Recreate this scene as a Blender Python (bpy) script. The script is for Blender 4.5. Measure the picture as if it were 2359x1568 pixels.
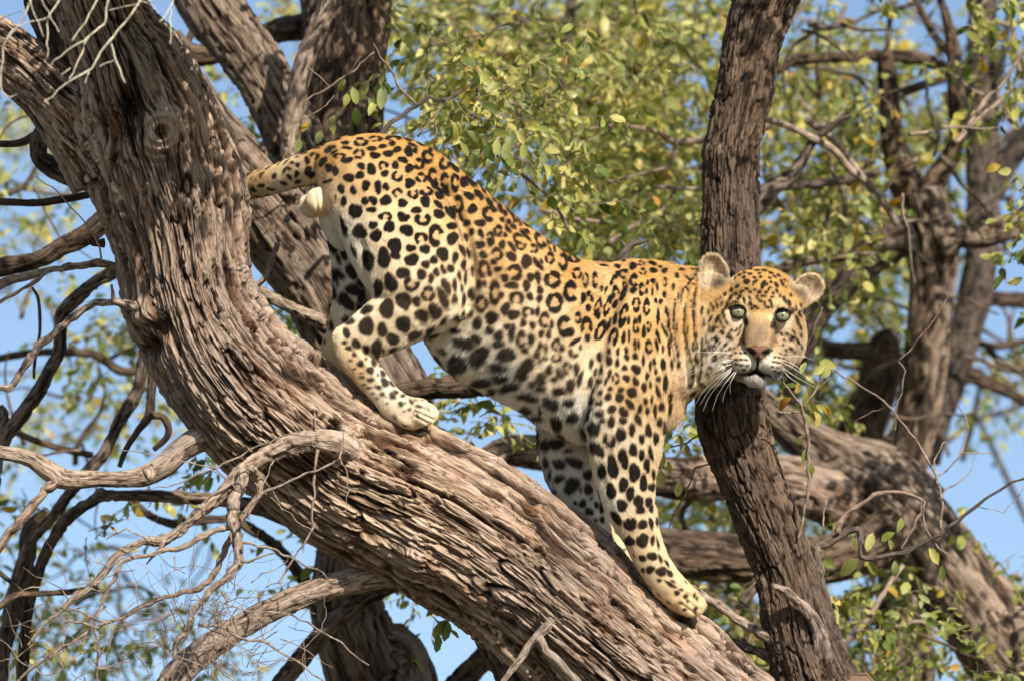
import bpy, bmesh, math, random
import numpy as np
from mathutils import Vector, Matrix, kdtree

# ------------------------------------------------------------------ camera, sky, sun, exposure
scene = bpy.context.scene
for o in list(bpy.data.objects):
    bpy.data.objects.remove(o)
C = scene.collection
rng = np.random.default_rng(7)
random.seed(7)

PITCH = math.radians(14.0)
DIST = 14.0                       # metres from the camera to the leopard
PXM = 920.0                       # traced pixels (2358 wide) per metre at that distance
FPX = PXM * DIST
cam_d = bpy.data.cameras.new('camera')
cam = bpy.data.objects.new('camera', cam_d)
C.objects.link(cam)
cam.location = (0.0, -13.6, 1.7)
cam.rotation_euler = (math.radians(90) + PITCH, 0, 0)
cam_d.sensor_width = 36.0
cam_d.lens = 36.0 * FPX / 2358.0
cam_d.clip_start = 0.1
cam_d.clip_end = 3000
cam_d.dof.use_dof = True
cam_d.dof.focus_distance = DIST - 0.18
cam_d.dof.aperture_fstop = 2.5
scene.camera = cam

CP = np.array(cam.location)
RGT = np.array([1.0, 0, 0])
FWD = np.array([0, math.cos(PITCH), math.sin(PITCH)])
UPV = np.array([0, -math.sin(PITCH), math.cos(PITCH)])

# direction towards the sun
SUN = np.array(RGT * 0.38 + UPV * 0.70 - FWD * 0.62)
SUN /= np.linalg.norm(SUN)
sun_el = math.asin(SUN[2])
sun_az = math.atan2(SUN[0], SUN[1])

world = bpy.data.worlds.new('World')
scene.world = world
world.use_nodes = True
wn = world.node_tree
wn.nodes.clear()
wo = wn.nodes.new('ShaderNodeOutputWorld')
wb = wn.nodes.new('ShaderNodeBackground')
sky = wn.nodes.new('ShaderNodeTexSky')
sky.sky_type = 'NISHITA'
sky.sun_disc = False
sky.sun_elevation = sun_el
sky.sun_rotation = sun_az
sky.altitude = 900
sky.air_density = 1.0
sky.dust_density = 1.3
sky.ozone_density = 1.3
wb.inputs['Strength'].default_value = 0.100
wn.links.new(sky.outputs[0], wb.inputs[0])
wn.links.new(wb.outputs[0], wo.inputs[0])

sd = bpy.data.lights.new('sun', 'SUN')
sd.energy = 5.0
sd.angle = math.radians(0.5)
sd.color = (1.0, 0.92, 0.79)
so = bpy.data.objects.new('sun', sd)
C.objects.link(so)
so.rotation_euler = Vector(SUN).to_track_quat('Z', 'Y').to_euler()
so.location = (6, -20, 20)

vs = scene.view_settings
vs.view_transform = 'Standard'
vs.look = 'None'
vs.gamma = 1.0
vs.exposure = 0.66
vs.use_curve_mapping = False


# ------------------------------------------------------------------ helpers
def P(x, y, d=0.0):
    """traced pixel (2358 x 1568) at d metres beyond the leopard's distance -> world"""
    x = np.asarray(x, float); y = np.asarray(y, float); d = np.asarray(d, float)
    z = DIST + d
    X = (x - 1179.0) / FPX * z
    Y = -(y - 783.0) / FPX * z
    return CP + X[..., None] * RGT + Y[..., None] * UPV + z[..., None] * FWD


def unP(w):
    v = w - CP
    z = v @ FWD
    return np.stack([1179.0 + (v @ RGT) / z * FPX, 783.0 - (v @ UPV) / z * FPX, (z - DIST) * PXM], -1)


def sstep(a, b, x):
    t = np.clip((x - a) / (b - a), 0, 1)
    return t * t * (3 - 2 * t)


def hash3(i, j, k, seed=0):
    n = (i.astype(np.int64) * 73856093) ^ (j.astype(np.int64) * 19349663) ^ (k.astype(np.int64) * 83492791) ^ (seed * 2654435 + 12345)
    n = (n ^ (n >> 13)) * 1274126177
    n = n & 0x7fffffff
    n = (n ^ (n >> 16)) * 2246822519
    return ((n >> 8) & 0xffffff) / float(0xffffff)


def vnoise(p, seed=0):
    """smooth value noise in -1..1, p (N,3)"""
    i = np.floor(p).astype(np.int64)
    f = p - i
    f = f * f * f * (f * (f * 6 - 15) + 10)
    r = 0
    for a in (0, 1):
        wa = f[:, 0] if a else 1 - f[:, 0]
        for b in (0, 1):
            wb_ = f[:, 1] if b else 1 - f[:, 1]
            for c in (0, 1):
                wc = f[:, 2] if c else 1 - f[:, 2]
                r = r + wa * wb_ * wc * hash3(i[:, 0] + a, i[:, 1] + b, i[:, 2] + c, seed)
    return r * 2 - 1


def fbm(p, octv=3, seed=0):
    r = 0; a = 1.0; s = 0
    for o in range(octv):
        r = r + a * vnoise(p * (2.0 ** o) + 17.3 * o, seed + o)
        s += a; a *= 0.5
    return r / s


def worley(a, b, na, seed=0, jit=0.9):
    """2-D cells, periodic in a with period na: F1, F2, id random, local b offset"""
    ia = np.floor(a).astype(np.int64); ib = np.floor(b).astype(np.int64)
    F1 = np.full(a.shape, 9.0); F2 = np.full(a.shape, 9.0)
    cid = np.zeros(a.shape); lb = np.zeros(a.shape); la = np.zeros(a.shape)
    z = np.zeros_like(ia)
    for da in (-1, 0, 1):
        for db in (-1, 0, 1):
            ca = ia + da; cb = ib + db
            ma = np.mod(ca, na)
            px = ca + 0.5 + jit * (hash3(ma, cb, z, seed) - 0.5)
            py = cb + 0.5 + jit * (hash3(ma, cb, z + 1, seed) - 0.5)
            dx = a - px; dy = b - py
            d = np.sqrt(dx * dx + dy * dy)
            m = d < F1
            F2 = np.where(m, F1, np.minimum(F2, d))
            cid = np.where(m, hash3(ma, cb, z + 2, seed), cid)
            lb = np.where(m, dy, lb); la = np.where(m, dx, la)
            F1 = np.where(m, d, F1)
    return F1, F2, cid, la, lb


def fast_mesh(name, V, F, mats=(), smooth=True, uv=None, attrs=None, cattrs=None):
    """V (n,3), F (m,k) all faces with k corners"""
    me = bpy.data.meshes.new(name)
    V = np.ascontiguousarray(V, dtype=np.float32); F = np.ascontiguousarray(F, dtype=np.int32)
    me.vertices.add(len(V)); me.vertices.foreach_set('co', V.ravel())
    k = F.shape[1]
    me.loops.add(F.size); me.loops.foreach_set('vertex_index', F.ravel())
    me.polygons.add(len(F))
    me.polygons.foreach_set('loop_start', np.arange(0, F.size, k, dtype=np.int32))
    me.update(calc_edges=True)
    if smooth:
        me.polygons.foreach_set('use_smooth', np.ones(len(F), bool))
    if uv is not None:
        l = me.uv_layers.new(name='UVMap')
        l.data.foreach_set('uv', np.ascontiguousarray(uv, dtype=np.float32).ravel())
    for k_, v in (attrs or {}).items():
        at = me.attributes.new(k_, 'FLOAT', 'POINT')
        at.data.foreach_set('value', np.ascontiguousarray(v, dtype=np.float32))
    for k_, v in (cattrs or {}).items():
        at = me.attributes.new(k_, 'FLOAT_COLOR', 'POINT')
        c4 = np.concatenate([v, np.ones((len(v), 1))], 1)
        at.data.foreach_set('color', np.ascontiguousarray(c4, dtype=np.float32).ravel())
    for m in mats:
        me.materials.append(m)
    return me


def link(name, data, parent=None, label=None, cat=None, kind=None, group=None, loc=None):
    o = bpy.data.objects.new(name, data)
    C.objects.link(o)
    if loc is not None: o.location = loc
    if parent is not None:
        o.parent = parent
        o.matrix_parent_inverse = Matrix.Translation(-Vector(parent['base']))
    if label: o['label'] = label
    if cat: o['category'] = cat
    if kind: o['kind'] = kind
    if group: o['group'] = group
    return o


def thing(name, label, cat, base, group=None):
    o = link(name, None, None, label, cat, None, group, loc=base)
    o['base'] = [float(v) for v in base]
    o.empty_display_size = 0.2
    return o


def child(name, data, parent, label=None, kind=None):
    """part under a thing, or sub-part under a part (parts carry identity placement under the thing)"""
    o = bpy.data.objects.new(name, data)
    C.objects.link(o)
    o.parent = parent
    if parent.type == 'EMPTY':
        o.location = -Vector(parent.location)
    if label: o['label'] = label
    if kind: o['kind'] = kind
    return o


# ------------------------------------------------------------------ materials
def new_mat(name):
    m = bpy.data.materials.new(name)
    m.use_nodes = True
    m.node_tree.nodes.clear()
    return m, m.node_tree.nodes, m.node_tree.links


def ramp(n, pts):
    r = n.new('ShaderNodeValToRGB')
    el = r.color_ramp.elements
    while len(el) < len(pts): el.new(0.5)
    for e, (p, c) in zip(el, pts):
        e.position = p; e.color = (*c, 1)
    return r


def bark_mat(name, inner, mid, outer, red, bump=0.5, redamt=0.35, scale=1.0):
    m, n, l = new_mat(name)
    out = n.new('ShaderNodeOutputMaterial'); b = n.new('ShaderNodeBsdfPrincipled')
    b.inputs['Roughness'].default_value = 0.88
    b.inputs['Specular IOR Level'].default_value = 0.25
    uv = n.new('ShaderNodeUVMap'); uv.uv_map = 'UVMap'
    mp = n.new('ShaderNodeMapping'); mp.inputs['Scale'].default_value = (260 * scale, 22 * scale, 1)
    l.new(uv.outputs[0], mp.inputs[0])
    nz = n.new('ShaderNodeTexNoise'); nz.inputs['Scale'].default_value = 1.0; nz.inputs['Detail'].default_value = 4
    nz.inputs['Distortion'].default_value = 0.6
    l.new(mp.outputs[0], nz.inputs[0])
    at = n.new('ShaderNodeAttribute'); at.attribute_name = 'tone'
    mx = n.new('ShaderNodeMath'); mx.operation = 'MULTIPLY_ADD'
    l.new(nz.outputs[0], mx.inputs[0]); mx.inputs[1].default_value = 0.9
    ad = n.new('ShaderNodeMath'); ad.operation = 'ADD'; ad.inputs[1].default_value = -0.45
    l.new(at.outputs['Fac'], ad.inputs[0]); l.new(ad.outputs[0], mx.inputs[2])
    cr = ramp(n, [(0.05, inner), (0.36, mid), (0.80, outer)])
    l.new(mx.outputs[0], cr.inputs[0])
    # weathered grey and reddish fresh patches
    tc = n.new('ShaderNodeTexCoord')
    mp2 = n.new('ShaderNodeMapping'); mp2.inputs['Scale'].default_value = (28, 5, 1)
    l.new(uv.outputs[0], mp2.inputs[0])
    n2 = n.new('ShaderNodeTexNoise'); n2.inputs['Scale'].default_value = 1.0; n2.inputs['Detail'].default_value = 3
    l.new(mp2.outputs[0], n2.inputs[0])
    r2 = ramp(n, [(0.5, (0, 0, 0)), (0.72, (redamt,) * 3)])
    l.new(n2.outputs[0], r2.inputs[0])
    mm = n.new('ShaderNodeMix'); mm.data_type = 'RGBA'
    l.new(r2.outputs[0], mm.inputs['Factor']); l.new(cr.outputs[0], mm.inputs['A']); mm.inputs['B'].default_value = (*red, 1)
    n3 = n.new('ShaderNodeTexNoise'); n3.inputs['Scale'].default_value = 3.2; n3.inputs['Detail'].default_value = 3
    l.new(tc.outputs['Object'], n3.inputs[0])
    r3 = ramp(n, [(0.35, (0.74, 0.74, 0.78)), (0.65, (1.1, 1.06, 1.0))])
    l.new(n3.outputs[0], r3.inputs[0])
    ml = n.new('ShaderNodeMix'); ml.data_type = 'RGBA'; ml.blend_type = 'MULTIPLY'
    ml.inputs['Factor'].default_value = 1.0
    l.new(mm.outputs['Result'], ml.inputs['A']); l.new(r3.outputs[0], ml.inputs['B'])
    l.new(ml.outputs['Result'], b.inputs['Base Color'])
    bp = n.new('ShaderNodeBump'); bp.inputs['Strength'].default_value = min(1, bump * 1.4); bp.inputs['Distance'].default_value = 0.012
    l.new(nz.outputs[0], bp.inputs['Height']); l.new(bp.outputs[0], b.inputs['Normal'])
    l.new(b.outputs[0], out.inputs[0])
    return m


def attr_mat(name, rough=0.75, sheen=0.0, spec=0.3, attr='col'):
    m, n, l = new_mat(name)
    out = n.new('ShaderNodeOutputMaterial'); b = n.new('ShaderNodeBsdfPrincipled')
    at = n.new('ShaderNodeAttribute'); at.attribute_name = attr
    l.new(at.outputs['Color'], b.inputs['Base Color'])
    b.inputs['Roughness'].default_value = rough
    b.inputs['Specular IOR Level'].default_value = spec
    b.inputs['Sheen Weight'].default_value = sheen
    l.new(b.outputs[0], out.inputs[0])
    return m


def plain_mat(name, col, rough=0.6, spec=0.4, noise=0.0, nscale=40.0, bump=0.0, coat=0.0):
    m, n, l = new_mat(name)
    out = n.new('ShaderNodeOutputMaterial'); b = n.new('ShaderNodeBsdfPrincipled')
    b.inputs['Roughness'].default_value = rough
    b.inputs['Specular IOR Level'].default_value = spec
    b.inputs['Coat Weight'].default_value = coat
    tc = n.new('ShaderNodeTexCoord'); nz = n.new('ShaderNodeTexNoise'); nz.inputs['Scale'].default_value = nscale
    nz.inputs['Detail'].default_value = 4
    l.new(tc.outputs['Object'], nz.inputs[0])
    lo = tuple(c * (1 - noise) for c in col); hi = tuple(min(1, c * (1 + noise)) for c in col)
    r = ramp(n, [(0.3, lo), (0.7, hi)])
    l.new(nz.outputs[0], r.inputs[0]); l.new(r.outputs[0], b.inputs['Base Color'])
    if bump:
        bp = n.new('ShaderNodeBump'); bp.inputs['Strength'].default_value = bump; bp.inputs['Distance'].default_value = 0.002
        l.new(nz.outputs[0], bp.inputs['Height']); l.new(bp.outputs[0], b.inputs['Normal'])
    l.new(b.outputs[0], out.inputs[0])
    return m


def leaf_mat(name, cols, trans=0.45):
    m, n, l = new_mat(name)
    out = n.new('ShaderNodeOutputMaterial'); b = n.new('ShaderNodeBsdfPrincipled')
    t = n.new('ShaderNodeBsdfTranslucent'); mix = n.new('ShaderNodeMixShader')
    oi = n.new('ShaderNodeObjectInfo'); at = n.new('ShaderNodeAttribute'); at.attribute_name = 'rnd'
    ad = n.new('ShaderNodeMath'); ad.operation = 'ADD'
    l.new(oi.outputs['Random'], ad.inputs[0]); l.new(at.outputs['Fac'], ad.inputs[1])
    fr = n.new('ShaderNodeMath'); fr.operation = 'FRACT'; l.new(ad.outputs[0], fr.inputs[0])
    k = len(cols)
    r = ramp(n, [(i / (k - 1), c) for i, c in enumerate(cols)])
    l.new(fr.outputs[0], r.inputs[0])
    tc = n.new('ShaderNodeTexCoord'); nz = n.new('ShaderNodeTexNoise'); nz.inputs['Scale'].default_value = 45
    l.new(tc.outputs['Object'], nz.inputs[0])
    r4 = ramp(n, [(0.3, (0.75, 0.8, 0.7)), (0.7, (1.15, 1.1, 1.0))]); l.new(nz.outputs[0], r4.inputs[0])
    ml = n.new('ShaderNodeMix'); ml.data_type = 'RGBA'; ml.blend_type = 'MULTIPLY'; ml.inputs['Factor'].default_value = 1
    l.new(r.outputs[0], ml.inputs['A']); l.new(r4.outputs[0], ml.inputs['B'])
    l.new(ml.outputs['Result'], b.inputs['Base Color'])
    b.inputs['Roughness'].default_value = 0.42
    b.inputs['Specular IOR Level'].default_value = 0.4
    hs = n.new('ShaderNodeHueSaturation'); hs.inputs['Saturation'].default_value = 1.15; hs.inputs['Value'].default_value = 1.35
    l.new(ml.outputs['Result'], hs.inputs['Color']); l.new(hs.outputs[0], t.inputs['Color'])
    mix.inputs[0].default_value = trans
    l.new(b.outputs[0], mix.inputs[1]); l.new(t.outputs[0], mix.inputs[2])
    l.new(mix.outputs[0], out.inputs[0])
    return m


M = {}
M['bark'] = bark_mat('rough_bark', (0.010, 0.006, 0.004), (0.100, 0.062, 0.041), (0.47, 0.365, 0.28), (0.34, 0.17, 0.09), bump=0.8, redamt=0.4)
M['bark_dark'] = bark_mat('dark_bark', (0.009, 0.006, 0.004), (0.048, 0.031, 0.022), (0.18, 0.13, 0.093), (0.20, 0.11, 0.06), bump=0.7)  # darker copy of the bark; shade on limbs put into the colour
M['bark_grey'] = bark_mat('grey_bark', (0.013, 0.009, 0.007), (0.075, 0.052, 0.039), (0.29, 0.23, 0.18), (0.28, 0.17, 0.11), bump=0.6, redamt=0.2)
M['dead'] = bark_mat('bare_dead_wood', (0.05, 0.036, 0.028), (0.19, 0.14, 0.11), (0.44, 0.36, 0.29), (0.36, 0.24, 0.16), bump=0.5, redamt=0.3, scale=1.3)
M['twig'] = bark_mat('twig_bark', (0.06, 0.04, 0.032), (0.15, 0.105, 0.08), (0.34, 0.265, 0.21), (0.30, 0.18, 0.13), bump=0.3, redamt=0.3)
M['paletwig'] = bark_mat('pale_lichen_twig', (0.22, 0.20, 0.15), (0.38, 0.36, 0.27), (0.55, 0.52, 0.41), (0.40, 0.36, 0.24), bump=0.2, redamt=0.1)
M['char'] = bark_mat('dull_dark_bark', (0.02, 0.017, 0.015), (0.07, 0.058, 0.05), (0.19, 0.15, 0.125), (0.20, 0.10, 0.06), bump=0.6, redamt=0.3)  # dark grey-brown bark for the dark stems and twigs
LC = [(0.08, 0.115, 0.025), (0.22, 0.27, 0.07), (0.42, 0.42, 0.13), (0.15, 0.21, 0.05), (0.30, 0.35, 0.15), (0.52, 0.47, 0.12), (0.11, 0.15, 0.035)]
M['leaf'] = leaf_mat('sunlit_leaf', LC)
LY = [(0.30, 0.31, 0.10), (0.46, 0.46, 0.18), (0.58, 0.55, 0.22), (0.62, 0.54, 0.20), (0.40, 0.40, 0.15)]
M['leaf_pale'] = leaf_mat('pale_yellowish_leaf', LY)
M['leaf_dry'] = leaf_mat('yellow_dry_leaf', [(0.50, 0.33, 0.05), (0.55, 0.40, 0.10), (0.42, 0.24, 0.06)])
# ------------------------------------------------------------------ ground
def ground_mat():
    m, n, l = new_mat('dark_grass_ground')
    out = n.new('ShaderNodeOutputMaterial'); b = n.new('ShaderNodeBsdfPrincipled')
    b.inputs['Roughness'].default_value = 0.95
    tc = n.new('ShaderNodeTexCoord')
    nz = n.new('ShaderNodeTexNoise'); nz.inputs['Scale'].default_value = 0.35; nz.inputs['Detail'].default_value = 8
    l.new(tc.outputs['Object'], nz.inputs[0])
    r = ramp(n, [(0.35, (0.11, 0.085, 0.05)), (0.55, (0.08, 0.07, 0.04)), (0.7, (0.045, 0.055, 0.022))])  # dry grass and shrub shade put into the colour, dark against bounce
    l.new(nz.outputs[0], r.inputs[0]); l.new(r.outputs[0], b.inputs['Base Color'])
    bp = n.new('ShaderNodeBump'); bp.inputs['Strength'].default_value = 0.4
    l.new(nz.outputs[0], bp.inputs['Height']); l.new(bp.outputs[0], b.inputs['Normal'])
    l.new(b.outputs[0], out.inputs[0])
    return m


g = 80
gx = np.sign(np.linspace(-1, 1, g)) * np.abs(np.linspace(-1, 1, g)) ** 2.5 * 900
GX, GY = np.meshgrid(gx, gx, indexing='ij')
pp = np.stack([GX.ravel() / 14, GY.ravel() / 14, GX.ravel() * 0], 1)
GZ = vnoise(pp, 5) * 0.15 + vnoise(pp * 4, 6) * 0.04 - 0.1
idx = np.arange(g * g).reshape(g, g)
GF = np.stack([idx[:-1, :-1], idx[1:, :-1], idx[1:, 1:], idx[:-1, 1:]], -1).reshape(-1, 4)
me = fast_mesh('ground', np.stack([GX.ravel(), GY.ravel(), GZ], 1), GF, [ground_mat()])
link('ground', me, kind='structure')


# ------------------------------------------------------------------ tubes for trunks, limbs and twigs
def catmull(K, n_per):
    """K (n,k) control rows -> dense rows"""
    K = np.asarray(K, float)
    a = np.vstack([2 * K[0] - K[1], K, 2 * K[-1] - K[-2]])
    out = []
    for i in range(1, len(a) - 2):
        t = np.linspace(0, 1, n_per, endpoint=False)[:, None]
        p0, p1, p2, p3 = a[i - 1], a[i], a[i + 1], a[i + 2]
        out.append(0.5 * ((2 * p1) + (-p0 + p2) * t + (2 * p0 - 5 * p1 + 4 * p2 - p3) * t ** 2 + (-p0 + 3 * p1 - 3 * p2 + p3) * t ** 3))
    out.append(a[-2][None])
    return np.vstack(out)


def resample(pos, rad, step):
    seg = np.linalg.norm(np.diff(pos, axis=0), axis=1)
    s = np.concatenate([[0], np.cumsum(seg)])
    n = max(3, int(s[-1] / step) + 1)
    t = np.linspace(0, s[-1], n)
    return np.stack([np.interp(t, s, pos[:, i]) for i in range(3)], 1), np.interp(t, s, rad), t


def bark_disp(s, ang, r, na, seed, plate=0.020, length=0.11, amp=0.010, knots=(), pts=None):
    """height (m) and tone (0..1) of fissured, shaggy bark; periodic in ang"""
    ca, sa = np.cos(ang), np.sin(ang)
    rr = na * plate / (2 * np.pi)
    g = 1.0 / plate
    cyl = np.stack([ca * rr, sa * rr, s], 1)
    w1 = fbm(cyl * np.array([.30, .30, .11]) * g, 3, seed)              # sideways wander of the fissures
    w2 = fbm(cyl * np.array([.7, .7, .13]) * g + 40, 2, seed + 3)
    w3 = fbm(cyl * np.array([1.6, 1.6, .17]) * g + 80, 2, seed + 5)
    big = fbm(cyl * np.array([5, 5, 2.6]), 3, seed + 20)
    a0 = ang / (2 * np.pi) * na
    a = a0 + w1 * 1.9 + w3 * .28
    b = s / length + w2 * 0.9
    F1, F2, cid, la, lb = worley(a, b, na, seed, 1.0)
    cx, sx = np.cos(ang) * rr * g, np.sin(ang) * rr * g
    W = np.stack([w1 * 1.4 + w3 * .22, -w1 * 1.1 + w3 * .2, w2 * .25], 1)
    G = g * .020 / length * 8.0                                   # how fast the furrows change along the limb
    q1 = vnoise(np.stack([cx * .92, sx * .92, s * G * .065], 1) + W, seed + 25)
    lev = np.tanh(q1 * 5)
    q1 = np.abs(q1)
    q2 = np.abs(vnoise(np.stack([cx * 2.0, sx * 2.0, s * G * .15], 1) + W * 1.5 + 7, seed + 26))
    q3 = np.abs(vnoise(np.stack([cx * 3.2, sx * 3.2, s * G * .14], 1) + W * 2.2 + 13, seed + 27))
    c1 = sstep(.02, .14, q1); c2 = sstep(.015, .19, q2); c3 = sstep(.01, .40, q3)
    t1 = sstep(.03, .17, q1); t2 = sstep(.02, .20, q2)
    edge = sstep(0.0, .16, F2 - F1)                               # short cross breaks where strips end
    fib = fbm(np.stack([cx * 3.6, sx * 3.6, s * g * .11], 1) + W * 2, 3, seed + 30)
    fib2 = fbm(np.stack([cx * 8.5, sx * 8.5, s * g * .3], 1), 2, seed + 33)
    shag = (lb + 0.4) * (cid - 0.35)
    fl = .55 + .45 * sstep(-.3, .3, big)                           # worn stretches next to rough ones
    h = amp * (1.25 * (c1 - .8) * fl + .80 * (c2 - .7) * (.4 + .6 * c1) * fl + .24 * (c3 - .5) * c1 + .50 * shag + .40 * (cid - .5) + .42 * lev - .35 * (1 - edge)
               + .55 * fib + .28 * fib2) + amp * 1.5 * big
    tone = -.20 + .44 * t1 + .26 * t2 + .10 * c3 + .08 * edge + .34 * fib + .12 * fib2 + .20 * (cid - .5)
    return h, np.clip(tone, 0, 1)


def tube(ctrl, step=None, nv=None, mat='bark', seed=0, style='big', plate=0.020, length=0.11, amp=0.010,
         world_tail=None, knots=(), name='trunk', caps=True, squash=None, wob=0.0, angular=False):
    """ctrl rows: x px, y px, r px, d metres -> displaced tube mesh. world_tail: extra (x,y,z,r) rows in metres"""
    ctrl = np.asarray(ctrl, float)
    W = P(ctrl[:, 0], ctrl[:, 1], ctrl[:, 3])
    R = ctrl[:, 2] * (DIST + ctrl[:, 3]) / FPX
    K = np.concatenate([W, R[:, None]], 1)
    if world_tail is not None and len(world_tail):
        K = np.vstack([K, np.asarray(world_tail, float)])
    if angular:
        D_ = np.vstack([K[i] + (K[i + 1] - K[i]) * t for i in range(len(K) - 1) for t in (0, .12, .5, .88)] + [K[-1:]])
        D_[1:-1] = .2 * D_[:-2] + .6 * D_[1:-1] + .2 * D_[2:]
    else:
        D_ = catmull(K, 12)
    pos, rad = D_[:, :3], np.maximum(D_[:, 3], 0.0004)
    rmean = max(R.mean(), 0.0008)
    if step is None: step = max(rmean * 0.5, 0.004)
    pos, rad, s = resample(pos, rad, step)
    # rows stay fine where the photograph looks and are thinned outside the frame
    u_ = unP(pos); rp = rad * FPX / DIST
    inside = (u_[:, 0] > -rp - 60) & (u_[:, 0] < 2358 + rp + 60) & (u_[:, 1] > -rp - 60) & (u_[:, 1] < 1568 + rp + 60)
    keep_ = inside | (np.arange(len(pos)) % 6 == 0); keep_[0] = keep_[-1] = True
    if keep_.sum() >= 4: pos, rad, s = pos[keep_], rad[keep_], s[keep_]
    n = len(pos)
    if nv is None: nv = int(np.clip(2 * np.pi * rmean / step, 5, 60))
    T = np.gradient(pos, axis=0); T /= np.linalg.norm(T, axis=1)[:, None] + 1e-12
    if wob:
        wv = np.stack([vnoise(np.stack([s / (rmean * 7 + .03), s * 0 + seed, s * 0 + k * 9.1], 1), 77 + k) for k in range(3)], 1)
        pos = pos + wv * wob * rad[:, None]
    e1 = FWD - (T @ FWD)[:, None] * T
    e1 /= np.linalg.norm(e1, axis=1)[:, None] + 1e-9
    e2 = np.cross(T, e1)
    tt_ = np.linspace(0, 2 * np.pi, nv + 1)
    full = tt_ + (0.5 if style == 'big' else 0.0) * np.sin(tt_)      # finer towards the camera side
    ang = full[:-1]
    S, A = np.meshgrid(s, ang, indexing='ij')
    RR = np.repeat(rad[:, None], nv, 1)
    sf, af, rf = S.ravel(), A.ravel(), RR.ravel()
    if style == 'big':
        na = max(4, int(round(2 * np.pi * rmean / plate)))
        h, tone = bark_disp(sf, af, rf, na, seed, plate, length, amp)
        lump = fbm(np.stack([np.cos(af) * 1.2, np.sin(af) * 1.2, sf / (rmean * 2.2)], 1), 2, seed + 50)
        rf2 = rf * (1 + 0.07 * lump) + h * np.clip(rf / (rmean * 0.6), 0, 1)
    else:
        k1 = fbm(np.stack([np.cos(af) * 1.1, np.sin(af) * 1.1, sf / (rmean * 2.0)], 1), 2, seed)
        k2 = fbm(np.stack([np.cos(af) * 2.5, np.sin(af) * 2.5, sf / (rmean * 1.2)], 1) + 9, 2, seed + 4)
        rf2 = rf * (1 + 0.13 * k1 + 0.08 * k2)
        tone = np.clip(0.55 + 0.35 * k2 + 0.2 * k1, 0, 1)
    ex = np.cos(af)[:, None] * np.repeat(e1, nv, 0) + np.sin(af)[:, None] * np.repeat(e2, nv, 0)
    V = np.repeat(pos, nv, 0) + ex * rf2[:, None]
    for kn in knots:                     # swellings, hollows and knots: (x px, y px, radius px, height m, tone, kind)
        kx, ky, kr, kh, kt, kk = kn
        U = unP(V)
        front = (ex @ FWD) < 0.15
        dd = np.hypot(U[:, 0] - kx, U[:, 1] - ky) / kr
        if kk == 'knot':
            f = np.exp(-(dd * 1.15) ** 2) - 1.0 * np.exp(-(dd * 2.6) ** 2) + 0.16 * np.cos(dd * 17) * np.exp(-dd * dd)
        else:
            f = np.exp(-dd ** 2 * 1.3)
        f = np.where(front, f, 0)
        V = V + ex * (f * kh)[:, None]
        tone = np.clip(tone + f * kt, 0, 1)
    i = np.arange(n * nv).reshape(n, nv)
    j = np.roll(i, -1, axis=1)
    F = np.stack([i[:-1], i[1:], j[1:], j[:-1]], -1).reshape(-1, 4)
    # uv in metres
    uvv = full * rmean
    UA = np.stack([np.broadcast_to(uvv[:-1], (n - 1, nv)), np.broadcast_to(uvv[:-1], (n - 1, nv)),
                   np.broadcast_to(uvv[1:], (n - 1, nv)), np.broadcast_to(uvv[1:], (n - 1, nv))], -1)
    US = np.stack([np.repeat(s[:-1, None], nv, 1), np.repeat(s[1:, None], nv, 1), np.repeat(s[1:, None], nv, 1), np.repeat(s[:-1, None], nv, 1)], -1)
    uv = np.stack([UA, US + seed * 1.7], -1).reshape(-1, 2)
    # end caps as fans of quads (degenerate-free: ring to centre)
    cV = np.array([pos[0] - T[0] * rad[0] * 0.3, pos[-1] + T[-1] * rad[-1] * 0.3])
    base = len(V)
    V = np.vstack([V, cV]); tone = np.concatenate([tone, [0.3, 0.3]])
    if nv % 2: pass
    capF = []
    q = np.arange(0, nv - 1, 2)
    for a0 in q:
        a1 = a0 + 1; a2 = (a0 + 2) % nv
        capF.append((base, i[0][a0], i[0][a1], i[0][a2]) if a2 != a0 else (base, i[0][a0], i[0][a1], i[0][0]))
        capF.append((base + 1, i[-1][a2], i[-1][a1], i[-1][a0]))
    capF = np.array(capF)
    uv = np.vstack([uv, np.zeros((len(capF) * 4, 2))])
    F = np.vstack([F, capF])
    return fast_mesh(name, V, F, [M[mat]] if isinstance(mat, str) else mat, uv=uv, attrs={'tone': tone})


def rows(path, d0, d1=None, r0=None, r1=None):
    """[(x,y,r)...] or [(x,y)...] with radius run r0..r1 -> rows with depth run d0..d1"""
    n = len(path); d1 = d0 if d1 is None else d1
    out = []
    for i, p in enumerate(path):
        t = i / (n - 1)
        r = p[2] if len(p) > 2 else r0 + (r1 - r0) * t
        out.append((p[0], p[1], r, p[3] if len(p) > 3 else d0 + (d1 - d0) * t))
    return out


def to_ground(last_px, direction, r, spread=1.35):
    """world rows from a traced end point down to the ground"""
    x, y, rp, d = last_px
    w = P(x, y, d)
    rr = rp * (DIST + d) / FPX
    dx, dy = direction
    pts = []
    z = w[2]
    for t in (0.45, 0.8, 1.0, 1.08):
        pts.append((w[0] + dx * t, w[1] + dy * t, z * (1 - t), rr * (1 + (spread - 1) * t + (0.25 if t > 0.95 else 0))))
    return pts
# ------------------------------------------------------------------ the leaning tree the leopard stands in
base = (2.1, 1.1, 0.0)
tree = thing('leaning_tree', 'thick leaning tree with shaggy fissured bark that the leopard stands on', 'tree', base)

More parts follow.
